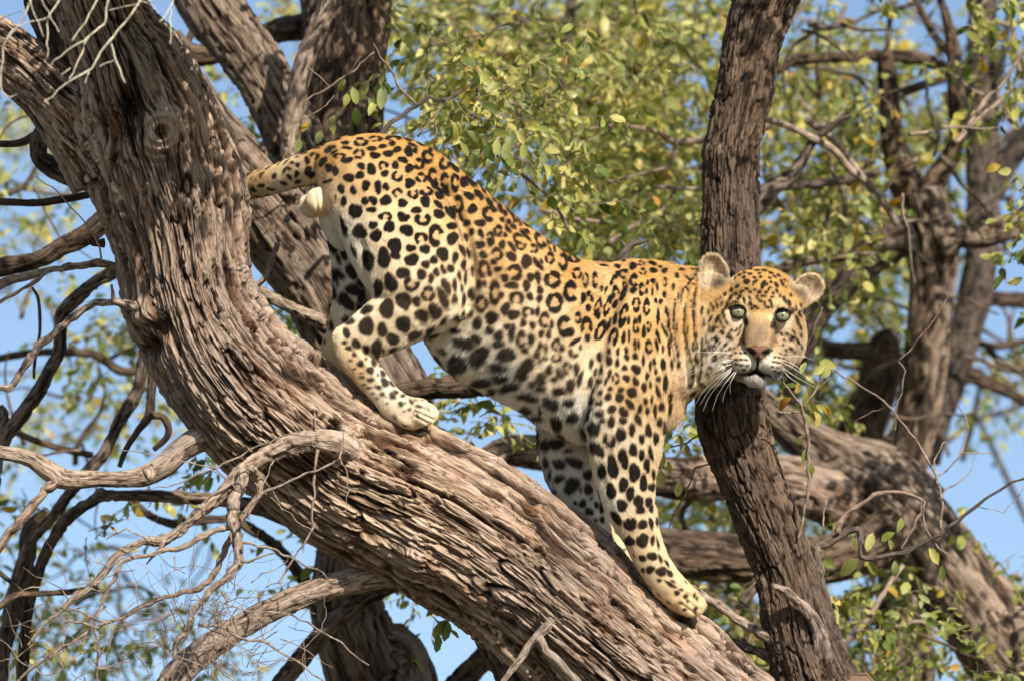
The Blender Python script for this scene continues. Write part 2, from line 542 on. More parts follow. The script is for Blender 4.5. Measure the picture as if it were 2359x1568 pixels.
main = rows([(215, -110, 100), (232, -20, 100), (262, 70, 108), (300, 150, 132), (335, 250, 158), (368, 350, 164), (397, 450, 158), (418, 560, 139),
             (432, 650, 136), (460, 740, 138), (503, 820, 142), (568, 905, 150), (655, 985, 152), (770, 1078, 161), (900, 1142, 172),
             (1040, 1212, 178), (1190, 1310, 176), (1330, 1428, 176), (1480, 1550, 176), (1650, 1690, 180), (1830, 1850, 190), (2010, 2010, 205)],
            -0.10, 0.0)
knots = [(368, 305, 54, 0.060, 0.45, 'knot'), (290, 235, 50, -0.040, -0.5, 'dent'), (268, 300, 45, -0.035, -0.4, 'dent'),
         (360, 755, 30, -0.035, -0.6, 'dent'), (345, 800, 26, -0.03, -0.6, 'dent'), (420, 240, 50, 0.015, 0.0, 'bump'),
         (790, 1020, 60, 0.022, 0.1, 'bump'), (768, 985, 18, -0.030, -0.7, 'dent'), (1120, 1330, 70, 0.018, 0.0, 'bump'),
         (960, 1290, 60, 0.014, 0.0, 'bump'), (640, 960, 60, 0.012, 0.05, 'bump'), (330, 720, 40, 0.018, 0.1, 'bump'),
         (470, 610, 40, 0.012, 0.1, 'bump'), (1240, 1180, 45, 0.012, 0.0, 'bump'), (720, 1110, 55, -0.012, -0.2, 'dent'),
         (700, 1080, 40, -0.01, -0.2, 'dent')]
endm = main[-1]
me = tube(main, step=0.0031, nv=250, seed=3, plate=0.021, length=0.175, amp=0.0150, knots=knots, name='trunk',
          world_tail=to_ground(endm[:4], (1.0, 0.6), endm[2]))
child('trunk', me, tree)

me = tube(rows([(-130, 40, 66), (-40, 92, 68), (40, 140, 70), (110, 200, 76), (185, 280, 92), (260, 380, 105)], -0.06, -0.04),
          step=0.0042, nv=100, seed=11, plate=0.02, length=0.165, amp=0.010, name='limb')
child('limb', me, tree, 'short thick limb entering from the top left edge and joining the trunk')
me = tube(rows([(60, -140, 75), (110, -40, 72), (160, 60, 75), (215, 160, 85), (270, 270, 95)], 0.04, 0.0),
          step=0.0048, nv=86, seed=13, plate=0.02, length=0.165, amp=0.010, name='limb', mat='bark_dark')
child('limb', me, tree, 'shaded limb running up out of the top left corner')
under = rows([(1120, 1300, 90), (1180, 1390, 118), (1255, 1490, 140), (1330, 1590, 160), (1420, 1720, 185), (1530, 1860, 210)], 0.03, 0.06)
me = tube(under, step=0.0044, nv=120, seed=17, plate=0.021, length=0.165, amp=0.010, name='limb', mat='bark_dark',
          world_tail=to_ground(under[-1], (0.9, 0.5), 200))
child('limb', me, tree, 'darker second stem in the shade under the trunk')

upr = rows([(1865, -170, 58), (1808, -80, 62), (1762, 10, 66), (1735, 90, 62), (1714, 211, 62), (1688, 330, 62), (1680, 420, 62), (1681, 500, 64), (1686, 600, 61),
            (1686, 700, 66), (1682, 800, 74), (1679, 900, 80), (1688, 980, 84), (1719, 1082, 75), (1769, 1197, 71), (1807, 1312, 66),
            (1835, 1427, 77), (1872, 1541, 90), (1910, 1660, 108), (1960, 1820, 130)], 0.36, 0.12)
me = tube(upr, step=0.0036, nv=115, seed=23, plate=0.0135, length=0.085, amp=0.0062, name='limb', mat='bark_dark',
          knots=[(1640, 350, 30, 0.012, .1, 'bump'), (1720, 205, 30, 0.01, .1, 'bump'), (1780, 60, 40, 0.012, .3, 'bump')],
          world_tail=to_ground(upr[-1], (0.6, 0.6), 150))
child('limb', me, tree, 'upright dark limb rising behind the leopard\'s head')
me = tube(rows([(1700, -150, 45), (1722, -60, 50), (1738, 40, 52), (1735, 110, 50)], 0.38, 0.36), step=0.005, nv=54, seed=29, plate=0.014,
          length=0.085, amp=0.006, name='limb', mat='bark_dark')
child('limb', me, tree)

# bare limbs and branches, traced
def branch(path, d0, d1=None, r0=None, r1=None, mat='dead', parent=None, name='branch', label=None, seed=None, style=None, plate=0.008, amp=0.0022, step=None, nv=None, wob=0.15):
    rw = [(q[0], q[1], q[2] * (.74 if q[2] < 8 else .86 if q[2] < 24 else 1), q[3]) for q in rows(path, d0, d1, r0, r1)]
    if seed is None: branch.s += 1; seed = branch.s
    rm = np.mean([q[2] for q in rw])
    if rm < 13:                      # dead wood grows in short crooked runs with small nodes
        nw = [rw[0]]
        for p, q in zip(rw[:-1], rw[1:]):
            L = math.hypot(q[0] - p[0], q[1] - p[1]); k = 3 if L > 40 else 2 if L > 18 else 1
            for i in range(1, k):
                t = i / k + random.uniform(-.08, .08); j = random.uniform(-1, 1) * min(.07 * L, 4.5)
                nw.append((p[0] + (q[0] - p[0]) * t - (q[1] - p[1]) / (L + 1e-6) * j, p[1] + (q[1] - p[1]) * t + (q[0] - p[0]) / (L + 1e-6) * j,
                           (p[2] + (q[2] - p[2]) * t) * random.uniform(.82, 1.02), p[3] + (q[3] - p[3]) * t + random.uniform(-.006, .006)))
            nw.append((q[0], q[1], q[2] * random.uniform(.95, 1.12), q[3]))
        rw = nw
    if style is None: style = 'big' if rm > 9 else 'small'
    if step is None: step = 0.0042 if style == 'big' else max(0.005, rm / PXM * 1.2)
    if nv is None: nv = int(np.clip(2 * np.pi * rm / PXM / step * .68, 8, 90)) if style == 'big' else (8 if rm > 3.5 else 6)
    me = tube(rw, step=step, nv=nv, mat=mat, seed=seed, style=style, plate=plate, length=0.07, amp=amp if rm > 14 else amp * 0.6, name=name, wob=wob * .5 if rm < 12 else 0, angular=rm < 13)
    return child(name, me, parent if parent is not None else tree, label)


branch.s = 100
# from the left flank of the trunk
b = branch([(330, 612, 12), (289, 609, 11), (226, 605, 10), (159, 612, 10), (106, 623, 10), (35, 640, 12), (0, 653, 13), (-90, 690, 14)], -0.05, -0.12, name='branch', mat='twig')
branch([(110, 624, 7), (88, 644, 6), (35, 676, 6), (0, 695, 6), (-60, 735, 6)], -0.10, -0.14, parent=b, name='twig', mat='twig')
branch([(232, 603), (233, 593), (230, 570), (219, 545), (197, 513), (152, 464), (120, 430), (80, 405)], -0.08, -0.1, 4, 1.6, parent=b, name='twig', mat='dead')
b = branch([(400, 728, 16), (370, 718, 17), (317, 707, 14), (268, 695, 11), (219, 697, 10), (176, 725, 11), (134, 757, 12), (88, 795, 12), (63, 834, 12),
        (39, 873, 11), (21, 894, 9), (-10, 893, 8), (-60, 890, 7)], -0.16, -0.2, label='bare grey branch bending down from the trunk to the left edge')
branch([(264, 698, 7), (260, 675, 6), (257, 655, 4)], -0.18, parent=b, name='stub', mat='twig')
branch([(240, 560, 14), (215, 560, 9), (205, 556, 7)], -0.03, -0.05, name='stub', mat='bark_dark')
branch([(330, 470, 16), (262, 500, 17), (250, 480, 15), (235, 452, 12)], 0.0, -0.05, name='stub', mat='bark_dark')
branch([(150, 255, 9), (110, 243, 5), (62, 241, 1.5)], -0.07, name='stub', mat='char')
branch([(700, 846), (660, 880), (640, 905), (625, 950)], 0.02, -0.12, 3, 2, name='twig', mat='twig')
branch([(757, 880, 4), (740, 905, 3), (722, 935, 3), (726, 985, 2)], -0.12, -0.2, name='twig', mat='twig')

b = branch([(600, 990, 44, .06), (545, 988, 37, .0), (500, 1000, 33, -.04), (455, 1010, 31), (414, 1036, 29), (383, 1067, 28), (337, 1093, 25), (287, 1101, 23), (211, 1101, 23), (146, 1101, 25), (115, 1084, 24),
        (77, 1059, 22), (38, 1047, 21), (-8, 1040, 19), (-110, 1020, 18)], -0.08, -0.2, label='smooth pale dead branch curving from the trunk to the left edge', plate=0.012, amp=0.0016)
branch([(130, 1105, 14), (115, 1118, 14), (84, 1151, 12), (46, 1197, 12), (11, 1243, 11), (-40, 1300, 10)], -0.18, -0.2, parent=b, name='twig', mat='twig')
branch([(342, 1085, 17), (345, 1094, 15), (346, 1100, 9)], -0.20, -0.235, parent=b, name='knot', style='small', step=0.003, nv=20)

arch = branch([(862, 1092, 52, 0.0), (835, 1056, 42, -.13), (802, 1034, 30, -.20), (758, 1016, 25, -.25), (709, 1014, 23), (651, 1028, 22), (601, 1055, 21), (560, 1085, 20), (517, 1128, 15), (460, 1178, 13), (414, 1220, 12), (375, 1245, 13),
        (337, 1243, 10), (299, 1258, 10), (268, 1281, 12), (237, 1319, 12), (199, 1358, 11), (165, 1381, 10), (142, 1404, 7), (100, 1438, 6), (65, 1484, 4)], -0.22, -0.42,
        label='twisted dead branch arching from the trunk and trailing down to the left', plate=0.009, amp=0.0042)
branch([(378, 1243, 8), (362, 1270, 6), (337, 1298, 2)], -0.34, parent=arch, name='twig')
branch([(560, 1085, 16), (552, 1120, 15), (536, 1158, 16), (536, 1204, 15), (548, 1258, 14), (552, 1290, 14), (529, 1323, 12), (479, 1361, 11), (448, 1400, 10), (433, 1446, 10), (406, 1476, 9), (400, 1510, 6)],
       -0.32, -0.4, parent=arch, name='twig', plate=0.007)
branch([(600, 1100, 10), (597, 1136, 10), (567, 1181, 10), (536, 1227, 10), (517, 1273, 9), (490, 1323, 9), (460, 1354, 9), (402, 1369, 7), (345, 1388, 8), (299, 1411, 6), (237, 1434, 6), (192, 1461, 5), (134, 1496, 5), (77, 1534, 5), (20, 1590, 4)],
       -0.28, -0.34, parent=arch, name='twig', mat='twig')
branch([(530, 1212, 9), (479, 1227, 9), (421, 1258, 8), (364, 1270, 7), (306, 1281, 7), (276, 1293, 8), (264, 1331, 6), (237, 1381, 5), (218, 1427, 5), (226, 1500, 4), (222, 1590, 4)], -0.33, -0.4, parent=arch, name='twig')
fine = [
    [(732, 1035, 6), (724, 1093, 5), (720, 1158, 4.5), (722, 1212, 4.5), (709, 1235, 4), (678, 1281, 3.5), (659, 1308, 3), (640, 1340, 2)],
    [(560, 1248, 5), (613, 1258, 5), (670, 1281, 4.5), (701, 1300, 4), (743, 1316, 3), (757, 1338, 1.5)],
    [(556, 1290, 5), (571, 1293, 5), (600, 1280, 4), (632, 1272, 3)],
    [(668, 1300, 3), (655, 1325, 3), (643, 1352, 1.5)],
    [(781, 1055, 3), (747, 1074, 4), (689, 1097, 4), (613, 1128, 4.5), (586, 1151, 5), (560, 1180, 5)],
    [(790, 995, 2), (788, 1030, 3), (781, 1055, 3)],
    [(720, 1004, 2), (666, 998, 2.5), (597, 1024, 3), (529, 1059, 3.2), (498, 1078, 3), (440, 1098, 2.6), (383, 1120, 2.4), (333, 1124, 1.5)],
    [(268, 1034, 1.8), (326, 1040, 2), (383, 1047, 2.3), (440, 1063, 2.5), (494, 1074, 2.8), (520, 1100, 2.4), (545, 1128, 2)],
    [(456, 1438, 6), (517, 1442, 6), (548, 1465, 5.5), (613, 1476, 5), (682, 1519, 4), (739, 1561, 3.5), (790, 1600, 3)],
    [(490, 1377, 2), (575, 1407, 2.5), (651, 1411, 3), (709, 1430, 3), (785, 1476, 3), (850, 1530, 2)],
    [(651, 1411, 2), (690, 1392, 2), (719, 1380, 1.2)],
    [(782, 1050, 2.5), (800, 1090, 2.2), (803, 1130, 2), (795, 1178, 1.2)],
    [(245, 1240, 2), (290, 1215, 3), (345, 1245, 4)],
    [(402, 1280, 3), (402, 1310, 2.5)],
    [(560, 1060, 2.5), (600, 1090, 2.5), (640, 1150, 2.2), (650, 1175, 1.5)],
    [(630, 1060, 2.6), (610, 1105, 2.4), (596, 1135, 2)],
    [(587, 1110, 2), (650, 1170, 2), (700, 1210, 1.8), (745, 1238, 1.2)],
    [(135, 1404, 4), (170, 1402, 4), (214, 1422, 4), (235, 1430, 4)],
    [(140, 1425, 4), (190, 1432, 4.2), (225, 1445, 4)],
]
for f in fine:
    branch(f, -0.38, -0.42, parent=arch, name='twig')
# brittle twiglets round the tips of the dead branch
for k in range(190):
    if k < 120:
        x = random.uniform(30, 720); y = random.uniform(1290, 1560) if x > 250 else random.uniform(1340, 1560)
    else:
        x = random.uniform(380, 560); y = random.uniform(1380, 1540)
    a = random.uniform(0, 6.28); L = random.uniform(50, 190); dd = random.uniform(-0.5, -0.3)
    p = []; r = random.uniform(1.0, 2.6)
    for q in range(5):
        p.append((x, y, r * (1 - q * 0.17)))
        a += random.uniform(-0.55, 0.55); x += math.cos(a) * L / 4; y += math.sin(a) * L / 4
    branch(p, dd, dd + random.uniform(-.05, .05), parent=arch, name='twiglet', mat='twig' if k % 3 else 'dead')

b = branch([(1150, 1395, 50), (1050, 1362, 40), (930, 1322, 34), (829, 1332, 32), (747, 1352, 30), (651, 1390, 28), (575, 1427, 29), (517, 1465, 30), (460, 1503, 32), (421, 1541, 34), (380, 1600, 36), (330, 1680, 36)],
        -0.02, -0.12, label='heavy half charred branch leaving the trunk low down towards the bottom left', plate=0.012, mat='dead', amp=0.003)
branch([(1315, 1372, 34, -.05), (1292, 1400, 21, -.16), (1278, 1423, 17, -.19), (1246, 1455, 15), (1217, 1487, 13), (1193, 1522, 11), (1168, 1554, 9), (1150, 1580, 6)], -0.17, -0.25, name='branch', label='short forked dead stub at the bottom centre')
branch([(1239, 1465, 12), (1267, 1508, 11), (1299, 1536, 11), (1327, 1565, 10), (1350, 1600, 8)], -0.24, -0.25, name='branch')
branch([(1590, 1350, 9), (1622, 1374, 12), (1665, 1400, 13), (1711, 1431, 14), (1750, 1457, 16), (1810, 1490, 18)], 0.16, 0.12, name='branch')
branch([(1560, 1390, 12), (1620, 1419, 13), (1665, 1461, 13), (1723, 1492, 13), (1773, 1511, 14), (1840, 1535, 16)], 0.2, 0.14, name='branch', mat='char')
branch([(1780, 1348, 8), (1800, 1354, 10), (1819, 1366, 11), (1857, 1400, 14), (1884, 1446, 17), (1893, 1500, 24), (1890, 1570, 36, .16)], 0.02, 0.08, name='branch', mat='dead', label='broken side stub on the upright limb')
b = branch([(1415, 640, 13), (1425, 606, 13), (1440, 580, 12), (1455, 562, 9), (1480, 557, 5), (1495, 553, 3)], 0.42, 0.4, name='stub', mat='char')
branch([(1443, 572, 7), (1435, 560, 5), (1430, 553, 3)], 0.41, parent=b, name='twig', mat='char')
loop = branch([(1876, 1262, 12), (1907, 1247, 12), (1953, 1220, 10), (1979, 1216, 9), (1983, 1250, 8), (1983, 1281, 8), (2010, 1285, 8), (2087, 1270, 7), (2163, 1231, 6.5), (2202, 1201, 6), (2251, 1162, 5), (2328, 1109, 4), (2358, 1101, 3.6), (2430, 1080, 3)],
        0.25, 0.15, mat='char', label='thin dark branch looping out to the right edge from the upright limb')
branch([(1930, 1225, 8), (1934, 1204, 8), (1964, 1170, 7), (2010, 1139, 7), (2068, 1132, 6.5), (2125, 1151, 6), (2121, 1181, 5), (2094, 1227, 4), (2075, 1262, 3)], 0.22, 0.2, parent=loop, name='twig', mat='twig')
branch([(1872, 1255, 10), (1880, 1266, 11), (1888, 1312, 11), (1899, 1369, 11), (1918, 1446, 12), (1934, 1503, 12), (1950, 1580, 13)], 0.24, 0.2, parent=loop, name='twig', mat='char')
branch([(1901, 1150, 3), (1897, 1190, 3), (1896, 1218, 3)], 0.2, parent=loop, name='twig')
branch([(2358, 1120, 1.2), (2310, 1180, 1.6), (2251, 1165, 2)], 0.2, parent=loop, name='twig')
branch([(2130, 1151, 4), (2128, 1200, 3), (2160, 1260, 3), (2200, 1300, 2)], 0.2, parent=loop, name='twig')

twigs_right = [
    [(2183, 683, 1.5), (2138, 753, 2.3), (2100, 800, 2.6), (2067, 830, 3), (2085, 852, 3), (2078, 883, 3), (2063, 947, 2.4), (2058, 1000, 2)],
    [(1923, 852, 3), (1979, 887, 3), (2035, 922, 3.4), (2067, 961, 3.8), (2095, 996, 4), (2121, 1032, 4.4), (2156, 1093, 5), (2167, 1139, 5), (2167, 1215, 4.5)],
    [(2163, 1093, 3.5), (2195, 1065, 3), (2213, 1044, 3), (2230, 986, 2.6), (2225, 960, 2), (2205, 930, 1.6)],
    [(2213, 1042, 2), (2250, 1040, 2), (2290, 1045, 1.4)],
    [(2171, 1132, 3), (2213, 1105, 2.5), (2235, 1085, 1.6), (2240, 1070, 1.2)],
    [(2155, 1093, 2.5), (2150, 1060, 2.5), (2170, 1020, 1.8), (2178, 1015, 1.4)],
    [(1894, 707, 2), (1873, 767, 2.4), (1860, 790, 2.6), (1846, 818, 3), (1830, 850, 3)],
    [(2068, 925, 2.4), (2050, 935, 2.4), (2010, 945, 2), (1968, 969, 1.4)],
    [(1800, 870, 3), (1823, 905, 4), (1845, 930, 5), (1852, 960, 6), (1860, 1010, 6), (1863, 1060, 5.5), (1861, 1120, 5.5), (1855, 1160, 5), (1847, 1204, 5), (1838, 1240, 5)],
    [(1852, 935, 4), (1875, 905, 3), (1888, 870, 2.4), (1892, 845, 1.6)],
    [(1935, 845, 1.5), (1900, 880, 2), (1872, 905, 2.4), (1852, 935, 3)],
    [(1790, 947, 3), (1812, 950, 3.4), (1850, 948, 4)],
]
spr = branch(twigs_right[8], 0.05, 0.1, name='branch', mat='twig', label='thin leafy shoot beside the leopard\'s chin')
for k, f in enumerate(twigs_right):
    if k == 8: continue
    branch(f, 0.06 if k > 8 else 0.3, 0.1 if k > 8 else 0.35, parent=spr if k > 8 else None, name='twig', mat='twig')
# twigs and shoot behind the rump
spr2 = branch([(862, 330, 8), (880, 305, 7), (909, 276, 7), (959, 244, 7), (990, 222, 6), (1010, 232, 5), (1040, 225, 4), (1065, 208, 4), (1090, 190, 3), (1100, 164, 2)], 0.3, 0.3, name='branch', mat='char', label='dark twig rising behind the leopard\'s rump')
for f in [[(959, 240, 5), (940, 222, 4.5), (927, 210, 4.5), (900, 162, 4), (874, 129, 2.5), (860, 100, 2)], [(962, 314, 4), (990, 275, 4), (1024, 240, 4), (1030, 230, 3)],
          [(1000, 335, 4), (1005, 300, 4), (1000, 260, 3)], [(1040, 225, 2), (1070, 260, 2), (1110, 290, 1.6)],
          [(700, 235, 3), (760, 200, 3), (809, 167, 3.4), (840, 140, 3), (862, 120, 2.5)], [(760, 200, 2.4), (735, 175, 2), (705, 150, 1.6)],
          [(790, 200, 2), (800, 170, 2), (830, 130, 1.6)], [(660, 310, 2.5), (700, 270, 2.4), (740, 250, 2), (770, 220, 2)]]:
    branch(f, 0.3, 0.28, parent=spr2, name='twig', mat='twig')
branch([(590, 660, 9), (610, 640, 8), (625, 600, 8), (640, 560, 8)], 0.2, 0.25, name='branch', mat='dead')

# pale twigs hanging in front of the top left corner, nearer than the trunk
z5 = 0.2937
front = [
    [(250, -60, 16), (240, 0, 15), (160, 170, 14), (80, 270, 13), (20, 370, 12), (5, 550, 11), (15, 720, 11), (70, 765, 10), (130, 740, 6)],
    [(225, -20, 9), (240, 20, 9), (300, 170, 8), (340, 290, 5)],
    [(480, -80, 14), (460, 10, 13), (380, 135, 12), (250, 165, 9), (100, 230, 9), (60, 280, 8)],
    [(378, 130, 9), (375, 300, 9), (370, 450, 7)],
    [(800, -100, 12), (760, 0, 11), (670, 180, 10), (565, 320, 7)],
    [(860, -90, 15), (850, 0, 14), (820, 190, 13), (700, 280, 11), (520, 400, 9), (390, 520, 6)],
    [(700, 285, 9), (620, 460, 9), (540, 620, 7)],
    [(1160, -80, 15), (1090, 20, 14), (920, 240, 14), (860, 320, 14), (720, 540, 13), (540, 640, 12), (340, 800, 8)],
    [(866, 320, 10), (900, 450, 11), (940, 540, 12), (980, 650, 9)],
    [(850, 80, 6), (980, 50, 6), (1110, 10, 6), (1180, 30, 5), (1260, 100, 4)],
    [(1360, -60, 10), (1355, 20, 10), (1310, 100, 9), (1250, 170, 6)],
    [(1335, 60, 9), (1340, 200, 8), (1335, 345, 6)], [(1290, 180, 6), (1370, 260, 6), (1430, 350, 4)],
    [(1260, -40, 9), (1160, 10, 8)],
    [(550, 535, 7), (480, 585, 5)], [(700, 560, 8), (668, 650, 5)], [(890, 475, 8), (780, 520, 5)], [(380, 130, 6), (430, 190, 6), (460, 250, 5)],
    [(320, -20, 7), (380, 90, 7), (400, 140, 6)], [(0, 150, 6), (90, 110, 6), (170, 80, 6)],
]
fr = branch([(-200, -420, 14), (0, -300, 13), (200, -180, 11), (340, -90, 8), (460, -50, 6)], -1.15, name='branch', mat='paletwig', label='pale twiggy branch hanging in front of the top left corner')
for f in front:
    branch([(x * z5, y * z5, r * 0.27) for x, y, r in f], -1.1, -1.15, parent=fr, name='twig', mat='paletwig')


# ------------------------------------------------------------------ leaves
def leaf_shape(seed, L=0.042, Wd=0.021, wavy=0.12, fold=0.35, curl=0.25):
    r_ = random.Random(seed)
    n = 5
    V = []; F = []
    for i in range(n + 1):
        t = i / n
        w = Wd * 0.5 * (math.sin(math.pi * min(1, t * 0.93 + 0.05)) ** 0.75) if 0 < i < n else 0.0008
        x = L * t
        zc = -curl * L * t * t + 0.02 * L * math.sin(5 * t + seed)
        wl = w * (1 + wavy * r_.uniform(-1, 1.2)); wr = w * (1 + wavy * r_.uniform(-1, 1.2))
        V += [(x, wl, zc + fold * wl + r_.uniform(-1, 1) * 0.04 * Wd), (x, 0, zc), (x, -wr, zc + fold * wr + r_.uniform(-1, 1) * 0.04 * Wd)]
    for i in range(n):
        a = i * 3
        F += [(a, a + 3, a + 4, a + 1), (a + 1, a + 4, a + 5, a + 2)]
    return np.array(V), np.array(F)


LEAFS = [leaf_shape(s, wavy=0.10 + 0.16 * (s % 3 == 0), fold=[0.25, 0.5, 0.1, 0.7][s % 4], curl=[0.1, 0.35, 0.2, 0.5][(s // 2) % 4]) for s in range(8)]
LEAF_ME = {mk: [fast_mesh('leaf', v, f, [M[mk]], attrs={'rnd': np.zeros(len(v))}) for v, f in LEAFS] for mk in ('leaf', 'leaf_pale', 'leaf_dry')}


def leaf_matrix(pos, dirv, size, roll=None):
    """leaf grows along dirv, blade mostly facing the sky or the light"""
    x = Vector(dirv).normalized()
    up = Vector((random.gauss(0, .75), random.gauss(-0.25, .75), random.gauss(.6, .6)))
    y = up.cross(x)
    if y.length < 1e-3: y = Vector((1, 0, 0))
    y.normalize(); z = x.cross(y)
    m = Matrix((x, y, z)).transposed().to_4x4()
    return Matrix.Translation(Vector(pos)) @ m @ Matrix.Diagonal((size, size * random.uniform(.8, 1.25), size, 1))


def add_leaf(parent, mk, mat4, name='leaf', label=None):
    o = bpy.data.objects.new(name, random.choice(LEAF_ME[mk]))
    C.objects.link(o); o.parent = parent
    if parent.type == 'EMPTY':
        o.matrix_local = Matrix.Translation(-Vector(parent.location)) @ mat4
    else:
        o.matrix_local = mat4
    if label: o['label'] = label
    return o


def px_leaf(parent, x, y, ang, d, size=1.0, mk='leaf', toward=0.0):
    """leaf at a traced place, pointing at ang degrees (0 = right, 90 = down)"""
    size *= .82
    a = math.radians(ang)
    dv = RGT * math.cos(a) - UPV * math.sin(a) + FWD * (toward + random.uniform(-.35, .35))
    face = -FWD * random.uniform(.5, 1) + UPV * random.uniform(-.3, .7) + RGT * random.uniform(-.5, .6)
    X = Vector(dv).normalized(); Y = Vector(face).cross(X).normalized(); Z = X.cross(Y)
    m = Matrix.Translation(Vector(P(x, y, d))) @ Matrix((X, Y, Z)).transposed().to_4x4() @ Matrix.Diagonal((size, size, size, 1))
    add_leaf(parent, mk, m)


# leaves hanging round the twigs behind the rump (traced)
for x, y, a, s, mk in [(795, 180, 115, 1.2, 'leaf'), (800, 215, 100, 1.1, 'leaf_pale'), (850, 225, 60, 1.2, 'leaf'), (880, 190, 50, 1.2, 'leaf'), (882, 200, 95, 1.8, 'leaf'),
                       (865, 235, 120, 1.2, 'leaf_pale'), (870, 245, 110, 1.1, 'leaf'), (770, 265, 110, 1.6, 'leaf_pale'), (712, 280, 130, 1.0, 'leaf_dry'), (740, 300, 110, 1.2, 'leaf'),
                       (820, 250, 85, 1.4, 'leaf'), (812, 200, 75, 1.4, 'leaf'), (690, 320, 100, 1.1, 'leaf'), (1005, 245, 95, 1.5, 'leaf_pale'), (1020, 240, 80, 1.3, 'leaf'),
                       (990, 225, 100, 1.1, 'leaf_pale'), (1060, 205, 70, 1.5, 'leaf'), (1100, 170, 110, 1.4, 'leaf'), (1095, 160, 240, 1.5, 'leaf'), (1110, 165, 60, 1.3, 'leaf'),
                       (1040, 230, 120, 1.3, 'leaf'), (925, 130, 280, 1.0, 'leaf'), (930, 150, 90, 1.0, 'leaf_pale'), (1055, 280, 90, 1.4, 'leaf'), (1060, 330, 50, 1.3, 'leaf_pale'),
                       (1105, 310, 80, 1.5, 'leaf'), (1120, 330, 75, 1.6, 'leaf'), (1145, 320, 95, 1.3, 'leaf_pale'), (1160, 345, 60, 1.5, 'leaf'), (1090, 350, 85, 1.5, 'leaf'),
                       (1075, 300, 45, 1.2, 'leaf'), (1135, 300, 20, 1.3, 'leaf'), (1170, 325, 100, 1.5, 'leaf'), (1190, 300, 60, 1.2, 'leaf_pale'), (1205, 330, 90, 1.3, 'leaf')]:
    px_leaf(spr2, x, y, a, 0.32, s * 0.95, mk)
# leafy shoot by the chin
for x, y, a, s, mk in [(1858, 905, 100, 1.2, 'leaf'), (1872, 860, -30, 1.4, 'leaf_pale'), (1893, 870, 300, 1.3, 'leaf_pale'), (1925, 845, 200, 1.5, 'leaf_pale'), (1862, 920, 60, 1.5, 'leaf'), (1880, 930, 30, 1.5, 'leaf_pale'),
                       (1875, 945, 70, 1.0, 'leaf_dry'), (1822, 915, 145, 1.5, 'leaf_dry'), (1838, 880, 95, 0.8, 'leaf_dry'), (1855, 950, 80, 1.4, 'leaf'), (1835, 890, 200, 1.2, 'leaf'), (1885, 950, 90, 1.1, 'leaf_pale'),
                       (1900, 935, 60, 0.9, 'leaf_dry'), (1845, 860, 290, 1.1, 'leaf'), (1858, 1030, 100, 1.2, 'leaf'), (1850, 1000, 120, 1.0, 'leaf_pale'), (1862, 1060, 75, 1.4, 'leaf'), (1830, 830, 330, 1.0, 'leaf')]:
    px_leaf(spr, x, y, a, 0.08, s * 0.9, mk)
# small sprig under the branch, bottom centre
spr3 = branch([(1000, 1380, 3), (1020, 1400, 2.6), (1035, 1425, 2.4), (1010, 1430, 2), (985, 1405, 1.6)], 0.1, name='branch', mat='twig', label='little sprig hanging in the gap of sky at the bottom')
for x, y, a, s in [(1005, 1408, 175, 1.0), (1025, 1425, 115, 1.3), (1030, 1425, 95, 1.6), (1035, 1450, 35, 0.9), (1015, 1430, 110, 1.4), (1050, 1400, 60, 1.1), (1060, 1415, 95, 1.0), (1010, 1460, 95, 1.3)]:
    px_leaf(spr3, x, y, a, 0.1, s, 'leaf')
# leaves at the looping branch
for x, y, a, s, mk in [(2010, 1225, 110, 1.5, 'leaf_pale'), (1962, 1235, 75, 1.2, 'leaf_pale'), (1975, 1285, 140, 2.0, 'leaf_pale'), (2060, 1225, 150, 1.3, 'leaf'), (2075, 1190, 100, 1.2, 'leaf'), (2000, 1290, 60, 1.4, 'leaf'),
                       (2060, 1290, 80, 1.3, 'leaf'), (2140, 1260, 60, 1.4, 'leaf'), (2205, 1195, -40, 1.2, 'leaf_pale'), (2045, 1240, 60, 1.0, 'leaf'), (2170, 1300, 90, 1.3, 'leaf')]:
    px_leaf(loop, x, y, a, 0.2, s * 0.95, mk)
# leaves on the twigs between chest and upright limb
spr4 = branch([(1668, 1062, 3), (1640, 1064, 3), (1600, 1075, 3.4), (1590, 1110, 3), (1570, 1150, 3), (1550, 1185, 3), (1540, 1215, 2)], 0.25, 0.2, name='branch', mat='twig', label='thin twig in the gap between the chest and the upright limb')
branch([(1600, 960, 5), (1640, 985, 5), (1680, 1010, 5)], 0.25, parent=spr4, name='twig', mat='dead')
branch([(1640, 985, 4), (1610, 1000, 3.4), (1580, 1020, 3), (1545, 1028, 3)], 0.25, parent=spr4, name='twig', mat='twig')
for x, y, a, s, mk in [(1565, 1108, 100, 1.4, 'leaf_pale'), (1560, 1000, 60, 1.3, 'leaf_pale'), (1545, 985, 110, 1.2, 'leaf'), (1525, 1040, 90, 1.2, 'leaf_pale'), (1522, 1080, 90, 1.5, 'leaf_pale'), (1580, 1020, 80, 1.0, 'leaf'), (1535, 1060, 70, 1.1, 'leaf')]:
    px_leaf(spr4, x, y, a, 0.22, s * 0.9, mk)
# ------------------------------------------------------------------ trees behind
def ext(rw, a=0, b=0):
    rw = list(rw)
    if a:
        p, q = np.array(rw[0]), np.array(rw[1]); v = p[:2] - q[:2]; v = v / (np.linalg.norm(v) + 1e-9) * a
        rw.insert(0, (p[0] + v[0], p[1] + v[1], p[2] * 0.95, p[3]))
    if b:
        p, q = np.array(rw[-1]), np.array(rw[-2]); v = p[:2] - q[:2]; v = v / (np.linalg.norm(v) + 1e-9) * b
        rw.append((p[0] + v[0], p[1] + v[1], p[2] * 0.95, p[3]))
    return rw


